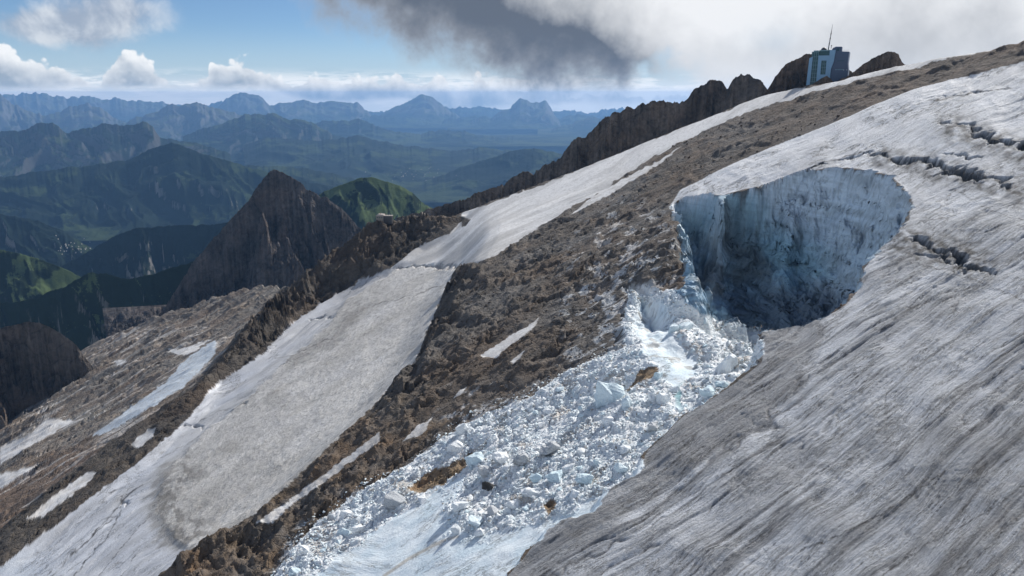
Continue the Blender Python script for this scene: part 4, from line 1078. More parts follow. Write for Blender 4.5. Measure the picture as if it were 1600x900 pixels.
mountain('mountain_range', [(430, 190), (480, 180), (540, 184), (600, 180), (690, 188), (740, 182), (790, 188), (870, 184), (900, 179), (950, 184), (1000, 178), (1100, 180)], 39000, VB, 4200, 3000, M_FAR, .2, seed=103, rows=60, crest_noise=0.60, label='pale blue range between the pyramid and the square topped massif')
mountain('mountain', [(840, 214), (866, 200), (900, 190), (930, 184), (950, 188), (980, 184), (1010, 190), (1060, 186)], 33000, VB, 4200, 3000, M_FARROCK, .2, seed=107, rows=60, crest_noise=0.50, label='blue range right of the square topped massif')
mountain('hill', [(380, 226), (420, 215), (500, 220), (560, 212), (620, 226), (700, 236), (760, 230), (820, 236), (880, 240), (960, 246)], 17000, VB, 4600, 2500, M_VALE, .2, seed=109, rows=80, crest_noise=0.50, label='long dark blue wooded foothill below the central mountains')
mountain('hill', [(200, 306), (300, 272), (380, 258), (470, 262), (540, 276), (590, 292), (630, 312)], 11500, VB, 3200, 2000, M_VALE, .22, seed=113, rows=70, crest_noise=0.40, label='wooded hill directly behind the dark rock peak')
# the dark rock peak
mountain('rock_peak', [(170, 560), (236, 505), (250, 490), (270, 462), (290, 428), (300, 412), (318, 392), (340, 366), (362, 342), (380, 322), (395, 303), (404, 288), (412, 277), (422, 270), (430, 266), (440, 269), (452, 276), (468, 284), (480, 296), (496, 304), (514, 314), (532, 326), (548, 340), (556, 352), (580, 374), (640, 420)],
         2350, -720, 620, 500, M_PEAK, .30, gul=1.0, n=400, rows=170, seed=73, tintc=(.076, .068, .066), prof=.82, crest_noise=.8, uvs=90, lumps=34.0, label='dark pointed rock peak rising over the valley')
# the knob at the left edge
mountain('rock_knob', [(-160, 500), (-60, 508), (0, 512), (20, 508), (42, 503), (62, 504), (84, 514), (104, 528), (120, 540), (128, 552), (150, 580), (190, 610)], 1450, -640, 250, 260, M_PEAK, .30, gul=1.0, n=300, rows=140, seed=79, tintc=(.115, .10, .09), prof=.8, crest_noise=.2, uvs=60, lumps=22.0,
         label='dark rounded rock knob at the left edge')
# pinnacles behind the snow tongue
mountain('rock_ridge', [(600, 350, 1500), (640, 335, 1480), (690, 322, 1450), (740, 305, 1420), (790, 288, 1390), (810, 272, 1380), (818, 265, 1380), (826, 267, 1380), (834, 272, 1380), (846, 262, 1350), (870, 250, 1320), (884, 232, 1300), (890, 225, 1300), (905, 214, 1280), (915, 214, 1280), (930, 200, 1260), (942, 184, 1250),
                        (955, 178, 1240), (968, 176, 1235), (980, 166, 1230), (990, 170, 1230), (1005, 160, 1220), (1018, 158, 1210), (1035, 157, 1210), (1052, 160, 1200), (1062, 164, 1190), (1075, 152, 1180), (1084, 141, 1180), (1092, 136, 1180), (1105, 128, 1170), (1114, 125, 1170), (1126, 130, 1170), (1136, 140, 1165),
                        (1141, 132, 1160), (1148, 121, 1160), (1158, 116, 1160), (1170, 117, 1160), (1177, 122, 1155), (1186, 122, 1155), (1192, 130, 1155), (1198, 140, 1150), (1215, 160, 1150), (1240, 175, 1150)],
         1250, -330, 240, 160, M_PIN, .34, gul=1.0, n=640, rows=90, seed=83, tintc=(.135, .115, .10), prof=.75, crest_noise=.75, uvs=50, lumps=14.0, label='row of jagged brown rock pinnacles behind the snow tongue')
mountain('rock_outcrop', [(1185, 160), (1202, 136), (1212, 118), (1222, 106), (1234, 97), (1248, 90), (1256, 85), (1270, 86), (1284, 78), (1292, 79), (1304, 88), (1330, 110), (1350, 130)], 915, -60, 80, 60, M_PIN, .26, gul=1.5, n=240, rows=90, seed=89, tintc=(.15, .12, .10), prof=.8, crest_noise=.5, uvs=30, lumps=8.0,
         label='dark rock outcrop left of and behind the cable car station')
mountain('rock_outcrop', [(1280, 140), (1306, 128), (1322, 120), (1340, 107), (1352, 99), (1362, 92), (1374, 86), (1386, 81), (1398, 80), (1404, 83), (1406, 90), (1413, 100), (1424, 107), (1445, 118)], 800, -30, 34, 50, M_PIN, .14, gul=1.2, n=220, rows=80, seed=97, tintc=(.15, .12, .098), prof=.85, crest_noise=.4, uvs=30, lumps=5.0,
         label='brown beak shaped rock outcrop right of the cable car station')
mountain('rock_outcrop', [(1256, 140), (1272, 130), (1284, 122), (1292, 118), (1298, 123), (1306, 133), (1320, 140)], 795, -14, 12, 20, M_PIN, .1, n=90, rows=50, seed=101, tintc=(.15, .12, .098), prof=.85, crest_noise=.1, uvs=8, lumps=2.0, label='small rock outcrop at the foot of the cable car station')

# ------------------------------------------------------------------ cable car station
def box_into(bm, x0, x1, y0, y1, z0, z1):
    vs = [bm.verts.new(p) for p in ((x0, y0, z0), (x1, y0, z0), (x1, y1, z0), (x0, y1, z0), (x0, y0, z1), (x1, y0, z1), (x1, y1, z1), (x0, y1, z1))]
    for f in ((3, 2, 1, 0), (4, 5, 6, 7), (0, 1, 5, 4), (1, 2, 6, 5), (2, 3, 7, 6), (3, 0, 4, 7)): bm.faces.new([vs[i] for i in f])
def prism_into(bm, pts, y0, y1):
    """outline in x-z extruded along y"""
    a = [bm.verts.new((x, y0, z)) for x, z in pts]; b = [bm.verts.new((x, y1, z)) for x, z in pts]
    n = len(pts)
    bm.faces.new(a); bm.faces.new(b[::-1])
    for i in range(n): bm.faces.new((a[i], b[i], b[(i + 1) % n], a[(i + 1) % n]))
def finish(name, bm, mat, parent, bev=0.0):
    bmesh.ops.recalc_face_normals(bm, faces=bm.faces)
    if bev:
        bmesh.ops.bevel(bm, geom=list(bm.edges), offset=bev, segments=1, affect='EDGES')
    me = bpy.data.meshes.new(name); bm.to_mesh(me); bm.free(); me.materials.append(mat)
    o = bpy.data.objects.new(name, me); COL.objects.link(o)
    if parent: o.parent = parent
    return o
def tube_into(bm, p, q, r0, r1, seg=8):
    p, q = Vector(p), Vector(q); d = (q - p).normalized(); a = d.orthogonal().normalized(); b = d.cross(a)
    v0 = [bm.verts.new(p + r0 * (math.cos(t) * a + math.sin(t) * b)) for t in [2 * math.pi * i / seg for i in range(seg)]]
    v1 = [bm.verts.new(q + r1 * (math.cos(t) * a + math.sin(t) * b)) for t in [2 * math.pi * i / seg for i in range(seg)]]
    for i in range(seg): bm.faces.new((v0[i], v0[(i + 1) % seg], v1[(i + 1) % seg], v1[i]))
    bm.faces.new(v0[::-1]); bm.faces.new(v1)

M_CLAD = mat_plain('pale_blue_cladding', (0.17, 0.30, 0.44), 0.45, 0.0, .08)
M_NAVY = mat_plain('slate_blue_cladding', (0.06, 0.085, 0.14), 0.5, 0.0, .10)
M_GLASS = mat_plain('dark_teal_glass', (0.03, 0.075, 0.085), 0.12, 0.0, .2)
M_MULL = mat_plain('grey_mullion', (0.16, 0.27, 0.31), 0.5, 0.0, .05)
M_STEEL = mat_plain('dark_steel', (0.06, 0.06, 0.065), 0.5, 0.3, .1)
M_PALE = mat_plain('pale_metal', (0.5, 0.52, 0.55), 0.45, 0.2, .08)
def station():
    t = 822.0; k = t / F * 1.0
    P = at(1291, 132, t)
    rz = math.atan2(P[0], P[1])                       # turned a little so that its left corner looks at the camera
    root = empty('cable_car_station', (P[0], P[1], P[2] + CAMZ), -rz - math.radians(4))
    tag(root, 'blue clad cable car station with a mast on the rock summit', 'building')
    X = lambda u: (u - 1291) * k
    Z = lambda v: (132 - v) * k
    bm = bmesh.new()                                  # left front wing and the frame round the big window, one folded skin
    prism_into(bm, [(X(1261), Z(160)), (X(1263), Z(92)), (X(1268), Z(90)), (X(1266.5), Z(160))], -2.4, 16)
    finish('left_wing', bm, M_CLAD, root, .08)
    bm = bmesh.new(); box_into(bm, X(1266), X(1277), -1.2, 16, Z(158), Z(82.5))
    gt = finish('glass_tower', bm, M_GLASS, root, .05)
    for i in range(4):
        bm = bmesh.new(); x = X(1267 + i * 3.0); box_into(bm, x - .12, x + .12, -1.5, -1.2, Z(156), Z(83)); finish('mullion', bm, M_MULL, gt)
    for i in range(8):
        bm = bmesh.new(); z = Z(84 + i * 6.2); box_into(bm, X(1266.4), X(1276.6), -1.42, -1.2, z - .12, z + .12); finish('transom', bm, M_MULL, gt)
    bm = bmesh.new(); box_into(bm, X(1268.5), X(1275.5), -.6, 10, Z(83), Z(80.6)); finish('glass_roof', bm, M_MULL, root, .05)
    # framed facade with the big window: four members round an opening
    for nm, a, b_, c, d in (('facade_frame', 1276.4, 1281.2, 158, 88.5), ('facade_frame', 1288.6, 1293.5, 158, 88.5), ('facade_lintel', 1281.2, 1288.6, 96.0, 88.5), ('facade_panel', 1281.2, 1288.6, 158, 117)):
        bm = bmesh.new(); box_into(bm, X(a), X(b_), -2.6, 12, Z(c), Z(d)); finish(nm, bm, M_CLAD, root)
    bm = bmesh.new(); box_into(bm, X(1281.2) + .01, X(1288.6) - .01, -1.5, 8, Z(117) + .01, Z(96) - .01); wd = finish('window', bm, M_GLASS, root)
    for i in range(1, 3):
        bm = bmesh.new(); x = X(1281.2 + i * 2.5); box_into(bm, x - .1, x + .1, -1.75, -1.5, Z(116.8), Z(96.2)); finish('mullion', bm, M_MULL, wd)
    for i in range(1, 4):
        bm = bmesh.new(); z = Z(96 + i * 5.2); box_into(bm, X(1281.4), X(1288.4), -1.72, -1.5, z - .1, z + .1); finish('transom', bm, M_MULL, wd)
    bm = bmesh.new(); box_into(bm, X(1277.2), X(1292), -.3, 14, Z(88.4), Z(81.5)); up = finish('upper_glazing', bm, M_GLASS, root, .05)
    bm = bmesh.new(); box_into(bm, X(1276.8), X(1292.3), -.9, 14.3, Z(81.5), Z(80.2)); finish('roof_edge', bm, M_MULL, root)
    # bent pale edge and the dark side block, waisted like in the photo
    bm = bmesh.new(); prism_into(bm, [(X(1293.6), Z(158)), (X(1292.0), Z(80.5)), (X(1300.5), Z(80.5)), (X(1299.2), Z(98)), (X(1296), Z(109)), (X(1295.2), Z(158))], -3.0, 15)
    finish('bent_edge', bm, M_CLAD, root, .06)
    bm = bmesh.new(); prism_into(bm, [(X(1295.3), Z(158)), (X(1296.1), Z(109)), (X(1299.3), Z(98)), (X(1300.6), Z(82.5)), (X(1320), Z(83.5)), (X(1319.3), Z(100)), (X(1321), Z(110)), (X(1320.4), Z(158))], -1.6, 22)
    side = finish('side_block', bm, M_NAVY, root, .06)
    for z, a, b_ in ((97, 1304, 1315), (110, 1302, 1314)):
        for i in range(6):
            x0 = X(a + (b_ - a) * i / 6); x1 = X(a + (b_ - a) * (i + .7) / 6)
            bm = bmesh.new(); box_into(bm, x0, x1, -1.95 if z < 100 else -1.85, -1.6, Z(z) - .35, Z(z) + .35); finish('window', bm, M_GLASS if z < 100 else M_MULL, side)
    for i in range(1, 6):
        z = Z(84 + i * 8); bm = bmesh.new(); box_into(bm, X(1300.8) if i < 2 else X(1300), X(1319), -1.70, -1.55, z - .05, z + .05); finish('cladding_seam', bm, M_STEEL, side)
    # roof: penthouse, dome, rail, mast, aerial
    bm = bmesh.new(); prism_into(bm, [(X(1293), Z(82.6)), (X(1296), Z(77.5)), (X(1300), Z(75.5)), (X(1309), Z(75.8)), (X(1309), Z(83.2))], 0, 10); ph = finish('roof_penthouse', bm, M_NAVY, root, .05)
    bm = bmesh.new(); box_into(bm, X(1302), X(1305), -.25, 0.0, Z(82), Z(78)); finish('door', bm, M_GLASS, ph)
    bm = bmesh.new()
    bmesh.ops.create_uvsphere(bm, u_segments=20, v_segments=10, radius=2.9)
    for v in bm.verts: v.co.z = max(v.co.z, -.2)
    bmesh.ops.translate(bm, verts=bm.verts, vec=(X(1282.5), 5, Z(80.2))); finish('roof_dome', bm, M_STEEL, root)
    bm = bmesh.new()
    for i in range(8):
        x = X(1310 + i * 1.3); tube_into(bm, (x, -1.2, Z(83.6)), (x, -1.2, Z(81.2)), .06, .06, 5)
    tube_into(bm, (X(1310), -1.2, Z(81.2)), (X(1319.3), -1.2, Z(81.2)), .07, .07, 5); tube_into(bm, (X(1310), -1.2, Z(82.3)), (X(1319.3), -1.2, Z(82.3)), .05, .05, 5)
    finish('roof_railing', bm, M_PALE, root)
    bm = bmesh.new(); tube_into(bm, (X(1289), 3, Z(80.3)), (X(1291.4), 3, Z(52)), .50, .34, 8); tube_into(bm, (X(1291.4), 3, Z(52)), (X(1292.2), 3, Z(42)), .26, .10, 6); ms = finish('mast', bm, M_STEEL, root)
    for i in range(6):
        f = .2 + i * .13; x = X(1289) + (X(1291.4) - X(1289)) * f; z = Z(80.3) + (Z(52) - Z(80.3)) * f
        bm = bmesh.new(); tube_into(bm, (x - .75, 2.6, z), (x + .75, 2.6, z + .05), .28, .28, 6); finish('antenna', bm, M_STEEL if i % 2 else M_PALE, ms)
    bm = bmesh.new(); tube_into(bm, (X(1293), 3, Z(78)), (X(1293.3), 3, Z(72.5)), .28, .2, 6); box_into(bm, X(1292.7), X(1294), 2.6, 3.4, Z(74.5), Z(73.2)); finish('aerial', bm, M_STEEL, root)
    for u in (1314.5, 1319):
        bm = bmesh.new(); bmesh.ops.create_icosphere(bm, subdivisions=1, radius=.45); bmesh.ops.translate(bm, verts=bm.verts, vec=(X(u), -2.2, Z(110.5))); finish('floodlight', bm, M_PALE, side)
station()

# ------------------------------------------------------------------ hut on the ridge
def hut():
    t = 1088.0; k = t / F
    P = at(600, 341, t)
    gz = ground_z(P[0], P[1])
    root = empty('mountain_hut', (P[0], P[1], max(gz, P[2] + CAMZ - 3.0) + 1.5), -.10)
    tag(root, 'small stone mountain hut standing on the crest of the dark ridge', 'hut')
    M_ST = mat_plain('hut_stone', (0.20, 0.18, 0.16), .9, 0, .2); M_RF = mat_plain('hut_roof', (0.34, 0.31, 0.29), .7, 0, .15)
    bm = bmesh.new(); box_into(bm, -10, 0, -4, 4, -6, 5.2); w = finish('wall', bm, M_ST, root)
    bm = bmesh.new(); prism_into(bm, [(-10.8, 5.0), (-7, 7.6), (.6, 7.0), (.8, 5.2)], -4.6, 4.6); finish('roof', bm, M_RF, root)
    bm = bmesh.new(); box_into(bm, 0.02, 11.5, -3, 4, -6, 5.0); finish('annexe', bm, M_STEEL, root)
    bm = bmesh.new(); box_into(bm, .3, 11.8, -3.5, 4.4, 5.0, 5.6); finish('annexe_roof', bm, M_RF, root)
    for i in range(3):
        bm = bmesh.new(); box_into(bm, -8.8 + i * 3, -7.4 + i * 3, -4.15, -4.0, 2.2, 3.8); finish('window', bm, M_GLASS, w)
    bm = bmesh.new(); box_into(bm, -5, -4, 0, 1, 7, 9); finish('chimney', bm, M_ST, root)
    for i in range(3):
        bm = bmesh.new(); tube_into(bm, (3 + i * 3.4, 0, 5.5), (3 + i * 3.4, 0, 8.5), .35, .3, 6); finish('flue', bm, M_STEEL, root)
hut()

# ------------------------------------------------------------------ ice blocks
M_B_BLUE = mat_block('blue_white_ice', (0.50, 0.65, 0.73), (0.74, 0.82, 0.86), (0.36, 0.38, 0.40), .25)
M_B_WHITE = mat_block('white_ice', (0.74, 0.79, 0.82), (0.84, 0.86, 0.875), (0.40, 0.38, 0.36), .30)
M_B_GREY = mat_block('grey_banded_ice', (0.40, 0.43, 0.46), (0.56, 0.58, 0.60), (0.16, 0.15, 0.14), .75)
M_B_ROCK = mat_block('black_rock', (0.030, 0.030, 0.032), (0.05, 0.048, 0.046), (0.02, 0.02, 0.02), .3)

def chunk_mesh(seed, sub=0, npts=14, flat=1.0, long=1.0, boxy=.6, rough=.05):
    rg = random.Random(seed); bm = bmesh.new()
    for _ in range(npts):
        v = Vector((rg.gauss(0, 1), rg.gauss(0, 1), rg.gauss(0, 1))).normalized()
        m = max(abs(v.x), abs(v.y), abs(v.z)); v = v.lerp(v / m, boxy) * rg.uniform(.82, 1.08)
        bm.verts.new((v.x * long * .5, v.y * .5, v.z * flat * .5))
    r = bmesh.ops.convex_hull(bm, input=bm.verts)
    bmesh.ops.delete(bm, geom=[g for g in r['geom_interior'] if isinstance(g, bmesh.types.BMVert)], context='VERTS')
    bmesh.ops.dissolve_limit(bm, angle_limit=math.radians(14), verts=bm.verts, edges=bm.edges)
    if sub:
        bmesh.ops.bevel(bm, geom=list(bm.edges), offset=.035, segments=1, affect='EDGES')
        bmesh.ops.triangulate(bm, faces=bm.faces)
        bmesh.ops.subdivide_edges(bm, edges=bm.edges, cuts=sub, use_grid_fill=True)
        for v in bm.verts:
            n = v.co.normalized()
            v.co += n * rough * (math.sin(v.co.x * 9 + seed) * math.cos(v.co.y * 11 + seed * 2) + .7 * math.sin(v.co.z * 17 + v.co.x * 13 + seed))
    bmesh.ops.triangulate(bm, faces=bm.faces)
    bmesh.ops.recalc_face_normals(bm, faces=bm.faces)
    return bm
FAN = (DEB, SLAB, ROCK)
def place(name, u, v, wpx, hpx, mat, seed, long=1.0, flat=1.0, sub=1, rot=None, npts=14, sink=.30, allowed=FAN, boxy=.6):
    p = spot(u, v + hpx * .30, allowed)
    d = p[1] * math.cos(TH) - (p[2] - CAMZ) * math.sin(TH)
    w = wpx * d / F; hh = hpx * d / F
    bm = chunk_mesh(seed, sub, npts, 1.0, 1.0, boxy)
    me = bpy.data.meshes.new(name); bm.to_mesh(me); bm.free(); me.materials.append(mat)
    o = bpy.data.objects.new(name, me); COL.objects.link(o)
    rg = random.Random(seed + 5)
    o.scale = (w, (w + hh) * .5 * rg.uniform(.8, 1.1), hh)
    o.rotation_euler = rot or (rg.uniform(-.3, .3), rg.uniform(-.35, .35), rg.uniform(-.5, .5))
    o.location = (p[0], p[1], p[2] + hh * (.5 - sink))
    return o
BIG = [
    (951, 612, 44, 40, 'u', 'largest pale blue ice block, smooth sloping face, upper middle of the rubble fan'),
    (980, 627, 15, 20, 'u', 'narrow blue ice block just right of the largest block'),
    (1136, 566, 32, 34, 'w', 'large tilted white ice block with a grey shadowed end by the glacier edge'),
    (1072, 508, 21, 19, 'u', 'blue ice block on the bare ice below the cavity, right of a pair'),
    (1051, 513, 15, 18, 'u', 'blue ice block on the bare ice below the cavity, left of a pair'),
    (1118, 527, 20, 20, 'w', 'bright white block at the top of the rubble under the cavity'),
    (1028, 586, 17, 12, 'u', 'rounded pale blue block beside the brown rock patch in the fan'),
    (1019, 618, 11, 22, 'w', 'upright narrow ice splinter right of the largest block'),
    (1035, 622, 19, 18, 'w', 'stubby white block next to the upright ice splinter'),
    (1107, 613, 24, 19, 'u', 'pale blue block at the glacier edge beside the green ice'),
    (1182, 562, 22, 16, 'u', 'light blue slab at the right end of the upper rubble'),
    (1182, 530, 18, 17, 'w', 'white block at the top right corner of the rubble below the cavity'),
    (1020, 667, 15, 16, 'g', 'grey dirty rounded block near the glacier edge'),
    (1054, 607, 18, 12, 'w', 'flat white block above the green ice patch'),
    (1128, 600, 20, 11, 'u', 'low blue slab lying against the glacier edge'),
    (723, 669, 15, 22, 'w', 'tall stacked ice block standing at the left edge of the fan by the brown rock'),
    (712, 696, 24, 19, 'w', 'big block with a wide blue shadow at the left edge of the fan'),
    (743, 714, 28, 22, 'u', 'lumpy pale blue block right of the block with the wide shadow'),
    (782, 714, 21, 19, 'w', 'angular white block with a blue shadowed left face in the middle of the fan'),
    (816, 716, 25, 18, 'g', 'greyish block with a sloping top in the middle of the fan'),
    (862, 702, 33, 26, 'g', 'large layered block with dark dirt bands in the middle of the fan'),
    (760, 734, 26, 22, 'g', 'grey wedge of ice directly above the black boulder'),
    (886, 727, 18, 17, 'w', 'cube like white block below right of the layered block'),
    (868, 743, 28, 16, 'u', 'wide pale blue block under the layered block'),
    (828, 767, 32, 16, 'w', 'long rounded ridged ice block in the lower middle of the fan'),
    (836, 748, 20, 13, 'u', 'small blue slab between the black boulder and the wide blue block'),
    (771, 795, 19, 19, 'g', 'cube shaped grey block with a dark left face low in the fan'),
    (804, 788, 26, 18, 'w', 'broad white block right of the grey cube'),
    (721, 786, 24, 20, 'w', 'shadowed block with a long blue shadow at the lower left of the fan'),
    (744, 813, 20, 14, 'u', 'bright blue slab at the lower left tip of the fan'),
    (714, 826, 15, 15, 'w', 'ice block under the block with the long blue shadow'),
    (750, 832, 16, 14, 'w', 'lowest white block at the tip of the fan on the smooth slab'),
    (914, 747, 26, 18, 'u', 'pale blue double block in the right middle of the fan'),
    (897, 770, 15, 16, 'w', 'single white block above the brown earth patch'),
    (971, 727, 20, 12, 'u', 'flat blue block near the snow apron on the right'),
    (976, 702, 17, 13, 'w', 'small white block up slope of the snow apron'),
    (838, 643, 13, 9, 'u', 'bright blue little block near the top edge of the fan'),
    (951, 658, 20, 15, 'w', 'white block below the largest block'),
    (620, 778, 36, 22, 'g', 'long grey striped block in the lower left rubble strip'),
    (541, 800, 18, 11, 'w', 'white block left in the lower rubble strip with a blue shaded side'),
    (560, 826, 19, 13, 'w', 'white block on the lower edge of the rubble strip touching the smooth slab'),
    (537, 831, 21, 15, 'u', 'pale blue block beside the smooth slab in the rubble strip'),
    (476, 857, 14, 14, 'w', 'blue shaded block at the lower left of the rubble strip'),
    (461, 892, 18, 12, 'u', 'lowest pale block of the rubble strip at the bottom edge'),
]
MB = {'u': M_B_BLUE, 'w': M_B_WHITE, 'g': M_B_GREY}
taken = []
for i, (u, v, w, hh, k, lab) in enumerate(BIG):
    o = place('ice_block', u, v, w * 1.12, hh * 1.2, MB[k], 300 + i * 7, sub=2 if w > 24 else 1, npts=16, boxy=.75)
    tag(o, lab, 'ice block', 'ice blocks of the collapsed glacier'); taken.append((u, v, w))
o = place('boulder', 762, 756, 21, 21, M_B_ROCK, 991, sub=1, npts=11, boxy=.2, allowed=(DEB,))
tag(o, 'black pointed boulder lying among the white ice blocks', 'boulder'); taken.append((762, 756, 20))

# the remaining individual blocks: one mesh per shape, copied
SHAPES = []
for i in range(14):
    bm = chunk_mesh(700 + i, 0, 11 + i % 5, boxy=.55); me = bpy.data.meshes.new('ice_block')
    bm.to_mesh(me); bm.free(); me.materials.append((M_B_WHITE, M_B_BLUE, M_B_WHITE, M_B_GREY if i % 7 == 3 else M_B_BLUE)[i % 4]); SHAPES.append(me)
deb_idx = np.nonzero((cls == DEB) & (FU > 425) & (FU < 1195) & (FV < 905))[0]
# pixel area weight of a grid vertex
wgt = RR.ravel() * 0 + 1.0
dpu = np.abs(np.gradient(PUg, axis=1)).ravel(); dpv = np.abs(np.gradient(PVg, axis=0)).ravel()
area = np.clip(dpu * dpv, 0, 30)
pr = area[deb_idx]; pr = pr / pr.sum()
ZONES = [('upper', 'mid sized ice block in the rubble between the cavity and the largest block', 'mid sized blocks in the upper rubble'),
         ('middle', 'mid sized ice block in the broad middle of the rubble fan', 'mid sized blocks in the middle of the fan'),
         ('lower', 'mid sized ice block in the lower left strip of rubble', 'mid sized blocks in the lower rubble strip')]
n_left = 300 - len(BIG); done = 0; tries = 0
while done < n_left and tries < 6000:
    tries += 1
    k = int(RNG.choice(deb_idx, p=pr)); u, v = FU[k], FV[k]
    size = float(6.0 + 9.0 * RNG.random() ** 3.5)
    if any((u - a) ** 2 + (v - b) ** 2 < (.5 * w + .38 * size) ** 2 for a, b, w in taken): continue
    taken.append((u, v, size)); p = VERT[k]; d = p[1] * math.cos(TH) - (p[2] - CAMZ) * math.sin(TH)
    s = size * d / F
    o = bpy.data.objects.new('ice_block', SHAPES[int(RNG.integers(len(SHAPES)))]); COL.objects.link(o)
    o.scale = (s * RNG.uniform(.9, 1.4), s * RNG.uniform(.7, 1.1), s * RNG.uniform(.5, .95))
    o.rotation_euler = (RNG.uniform(-.5, .5), RNG.uniform(-.6, .4), RNG.uniform(0, 6.28)); o.location = (p[0], p[1], p[2] + s * .06)
    z = 0 if v < 600 or u > 1000 else (2 if u < 660 else 1)
    tag(o, ZONES[z][1], 'ice block', ZONES[z][2]); done += 1

# ------------------------------------------------------------------ crushed ice: tens of thousands of lumps, one object
def scatter(name, idxs, prob, count, smin, smax, power, mat, tint_fn, seed, squash=.7, lift=.15):
    rg = np.random.default_rng(seed)
    pick = rg.choice(idxs, size=count, p=prob)
    temps = []
    for i in range(8):
        bm = chunk_mesh(1200 + seed + i, 0, 8, boxy=.5); bm.verts.ensure_lookup_table()
        temps.append((np.array([v.co for v in bm.verts]), np.array([[v.index for v in f.verts] for f in bm.faces]))); bm.free()
    Vs, Fs, Ts, off = [], [], [], 0
    for i in range(8):
        tv, tf = temps[i]; kk = pick[i::8]; m = len(kk)
        P = VERT[kk]; d = P[:, 1] * math.cos(TH) - (P[:, 2] - CAMZ) * math.sin(TH)
        s = (smin + (smax - smin) * rg.random(m) ** power) * d / F
        a = rg.random(m) * 6.283; b = (rg.random(m) - .5) * 1.2
        ca, sa, cb, sb_ = np.cos(a), np.sin(a), np.cos(b), np.sin(b)
        sc = s[:, None] * np.stack([.8 + .6 * rg.random(m), .7 + .5 * rg.random(m), squash * (.6 + .6 * rg.random(m))], -1)
        L = tv[None] * sc[:, None, :]
        x = L[..., 0] * cb[:, None] + L[..., 2] * sb_[:, None]; z = -L[..., 0] * sb_[:, None] + L[..., 2] * cb[:, None]; y = L[..., 1]
        X = x * ca[:, None] - y * sa[:, None]; Y = x * sa[:, None] + y * ca[:, None]
        jx = (rg.random((m, 1)) - .5) * d[:, None] / F * 3; 
        W = np.stack([X + P[:, 0:1] + jx, Y + P[:, 1:2], z + P[:, 2:3] + s[:, None] * lift], -1)
        Vs.append(W.reshape(-1, 3)); Fs.append((tf[None] + (np.arange(m) * len(tv))[:, None, None] + off).reshape(-1, 3))
        Ts.append(np.repeat(tint_fn(rg, m, kk), len(tv), 0)); off += m * len(tv)
    return link_mesh(name, np.concatenate(Vs), np.concatenate(Fs), mat, smooth=False, attrs={'tint': np.concatenate(Ts)}, kind='stuff')
def ice_tint(rg, m, kk):
    f = rg.random((m, 1)); c = C(.64, .74, .79) * f + C(.80, .835, .86) * (1 - f)
    g_ = rg.random((m, 1)) < .07; return np.where(g_, C(.36, .35, .33), c)
fanm = (cls == DEB) | ((cls == SLAB) & (FV > 740) & (FU > 690) & (FU < 770) & (FV < 850)) | ((cls == ROCK) & (Q['dl'] < 9) & (FV > 540) & (FU < 1000))
ai = np.nonzero(fanm & (FU > 415) & (FU < 1200) & (FV < 915))[0]; ap = area[ai] * np.where(cls[ai] == ROCK, .22, np.where(cls[ai] == SLAB, .35, 1.0)); ap = ap / ap.sum()
o = scatter('ice_rubble', ai, ap, 40000, 1.0, 6.5, 2.8, M_DEBRIS, ice_tint, 5, .7, -.02)
tag(o, 'white and pale blue crushed ice rubble spread below the cavity')
def rock_tint(rg, m, kk): return (C(.15, .125, .105) + np.zeros((m, 3))) * (.6 + .9 * rg.random((m, 1)))
ri = np.nonzero((cls == ROCK) & (FU > 240) & (FU < 1320) & (FV < 905) & (FV > 150))[0]; rp = area[ri] * (0.15 + sst(.0, .5, dn[ri])); rp = rp / rp.sum()
o = scatter('scree', ri, rp, 5000, 1.2, 6.0, 3.5, M_ROCK, rock_tint, 9, .7, .05)
tag(o, 'brown stones scattered over the bare rock slope')
def snow_tint(rg, m, kk): return (C(.62, .64, .66) + np.zeros((m, 3))) * (.8 + .3 * rg.random((m, 1)))

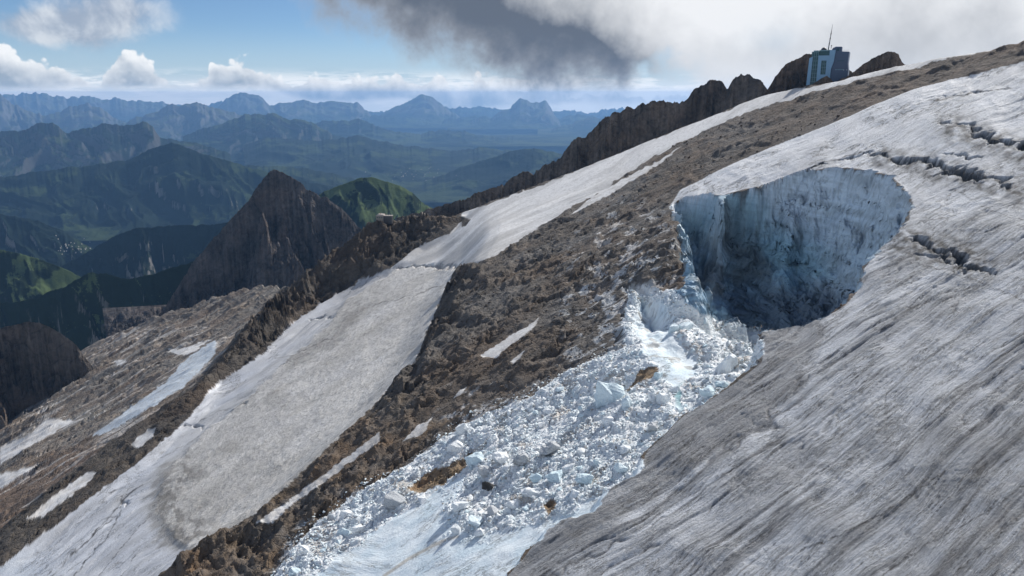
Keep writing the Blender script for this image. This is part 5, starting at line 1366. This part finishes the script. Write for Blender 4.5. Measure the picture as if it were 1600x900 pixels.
# ------------------------------------------------------------------ far villages
M_HW = mat_plain('house_wall', (0.36, 0.34, 0.31), .8, 0, .1)
bm = bmesh.new(); box_into(bm, -7, 7, -6, 6, -8, 7); prism_into(bm, [(-8, 6.8), (0, 12), (8, 6.8)], -6.8, 6.8)
bmesh.ops.recalc_face_normals(bm, faces=bm.faces); HM = bpy.data.meshes.new('house'); bm.to_mesh(HM); bm.free(); HM.materials.append(M_HW)
def village(u0_, v0_, su, sv, cnt, dist, sc, label, group):
    dg = bpy.context.evaluated_depsgraph_get(); dg.update()
    for i in range(cnt):
        u, v = random.gauss(u0_, su), random.gauss(v0_, sv)
        dr = Vector(at(u, v, 1.0)).normalized()
        hit, loc, nrm, _, ob, _ = SC.ray_cast(dg, Vector((0, 0, CAMZ)), dr)
        if not hit or loc.length < dist * .6: continue
        o = bpy.data.objects.new('house', HM); COL.objects.link(o); o.location = loc
        o.rotation_euler = (0, 0, random.uniform(0, 3.1)); s = sc * random.uniform(.7, 1.2); o.scale = (s, s, s)
        tag(o, label, 'house', group)
village(118, 386, 16, 7, 30, 7000, 0.55, 'tiny pale house in the village on the green valley meadow at left', 'houses of the left valley village')
village(640, 272, 30, 7, 30, 14000, 0.9, 'tiny pale house in the far village right of the green hill', 'houses of the far valley village')

# ------------------------------------------------------------------ air
bm = bmesh.new(); box_into(bm, -52000, 52000, -1500, 48200, -1.0, 1.0)
me = bpy.data.meshes.new('haze'); bm.to_mesh(me); bm.free()
lowz = VB - 900; topz = 190.0
for v in me.vertices: v.co.z = CAMZ + (lowz if v.co.z < 0 else topz)
hz = bpy.data.objects.new('haze', me); COL.objects.link(hz); hz['kind'] = 'stuff'; hz['label'] = 'blue air haze over the valley'
m = bpy.data.materials.new('haze'); m.use_nodes = True; nt = m.node_tree; nt.nodes.clear()
out = node(nt, 'ShaderNodeOutputMaterial'); pv = node(nt, 'ShaderNodeVolumePrincipled'); nt.links.new(pv.outputs[0], out.inputs['Volume'])
pv.inputs['Color'].default_value = (0.25, 0.51, 0.95, 1); pv.inputs['Density'].default_value = 2.05e-5; pv.inputs['Anisotropy'].default_value = 0.25
me.materials.append(m)
m.cycles.homogeneous_volume = True if hasattr(m.cycles, 'homogeneous_volume') else False
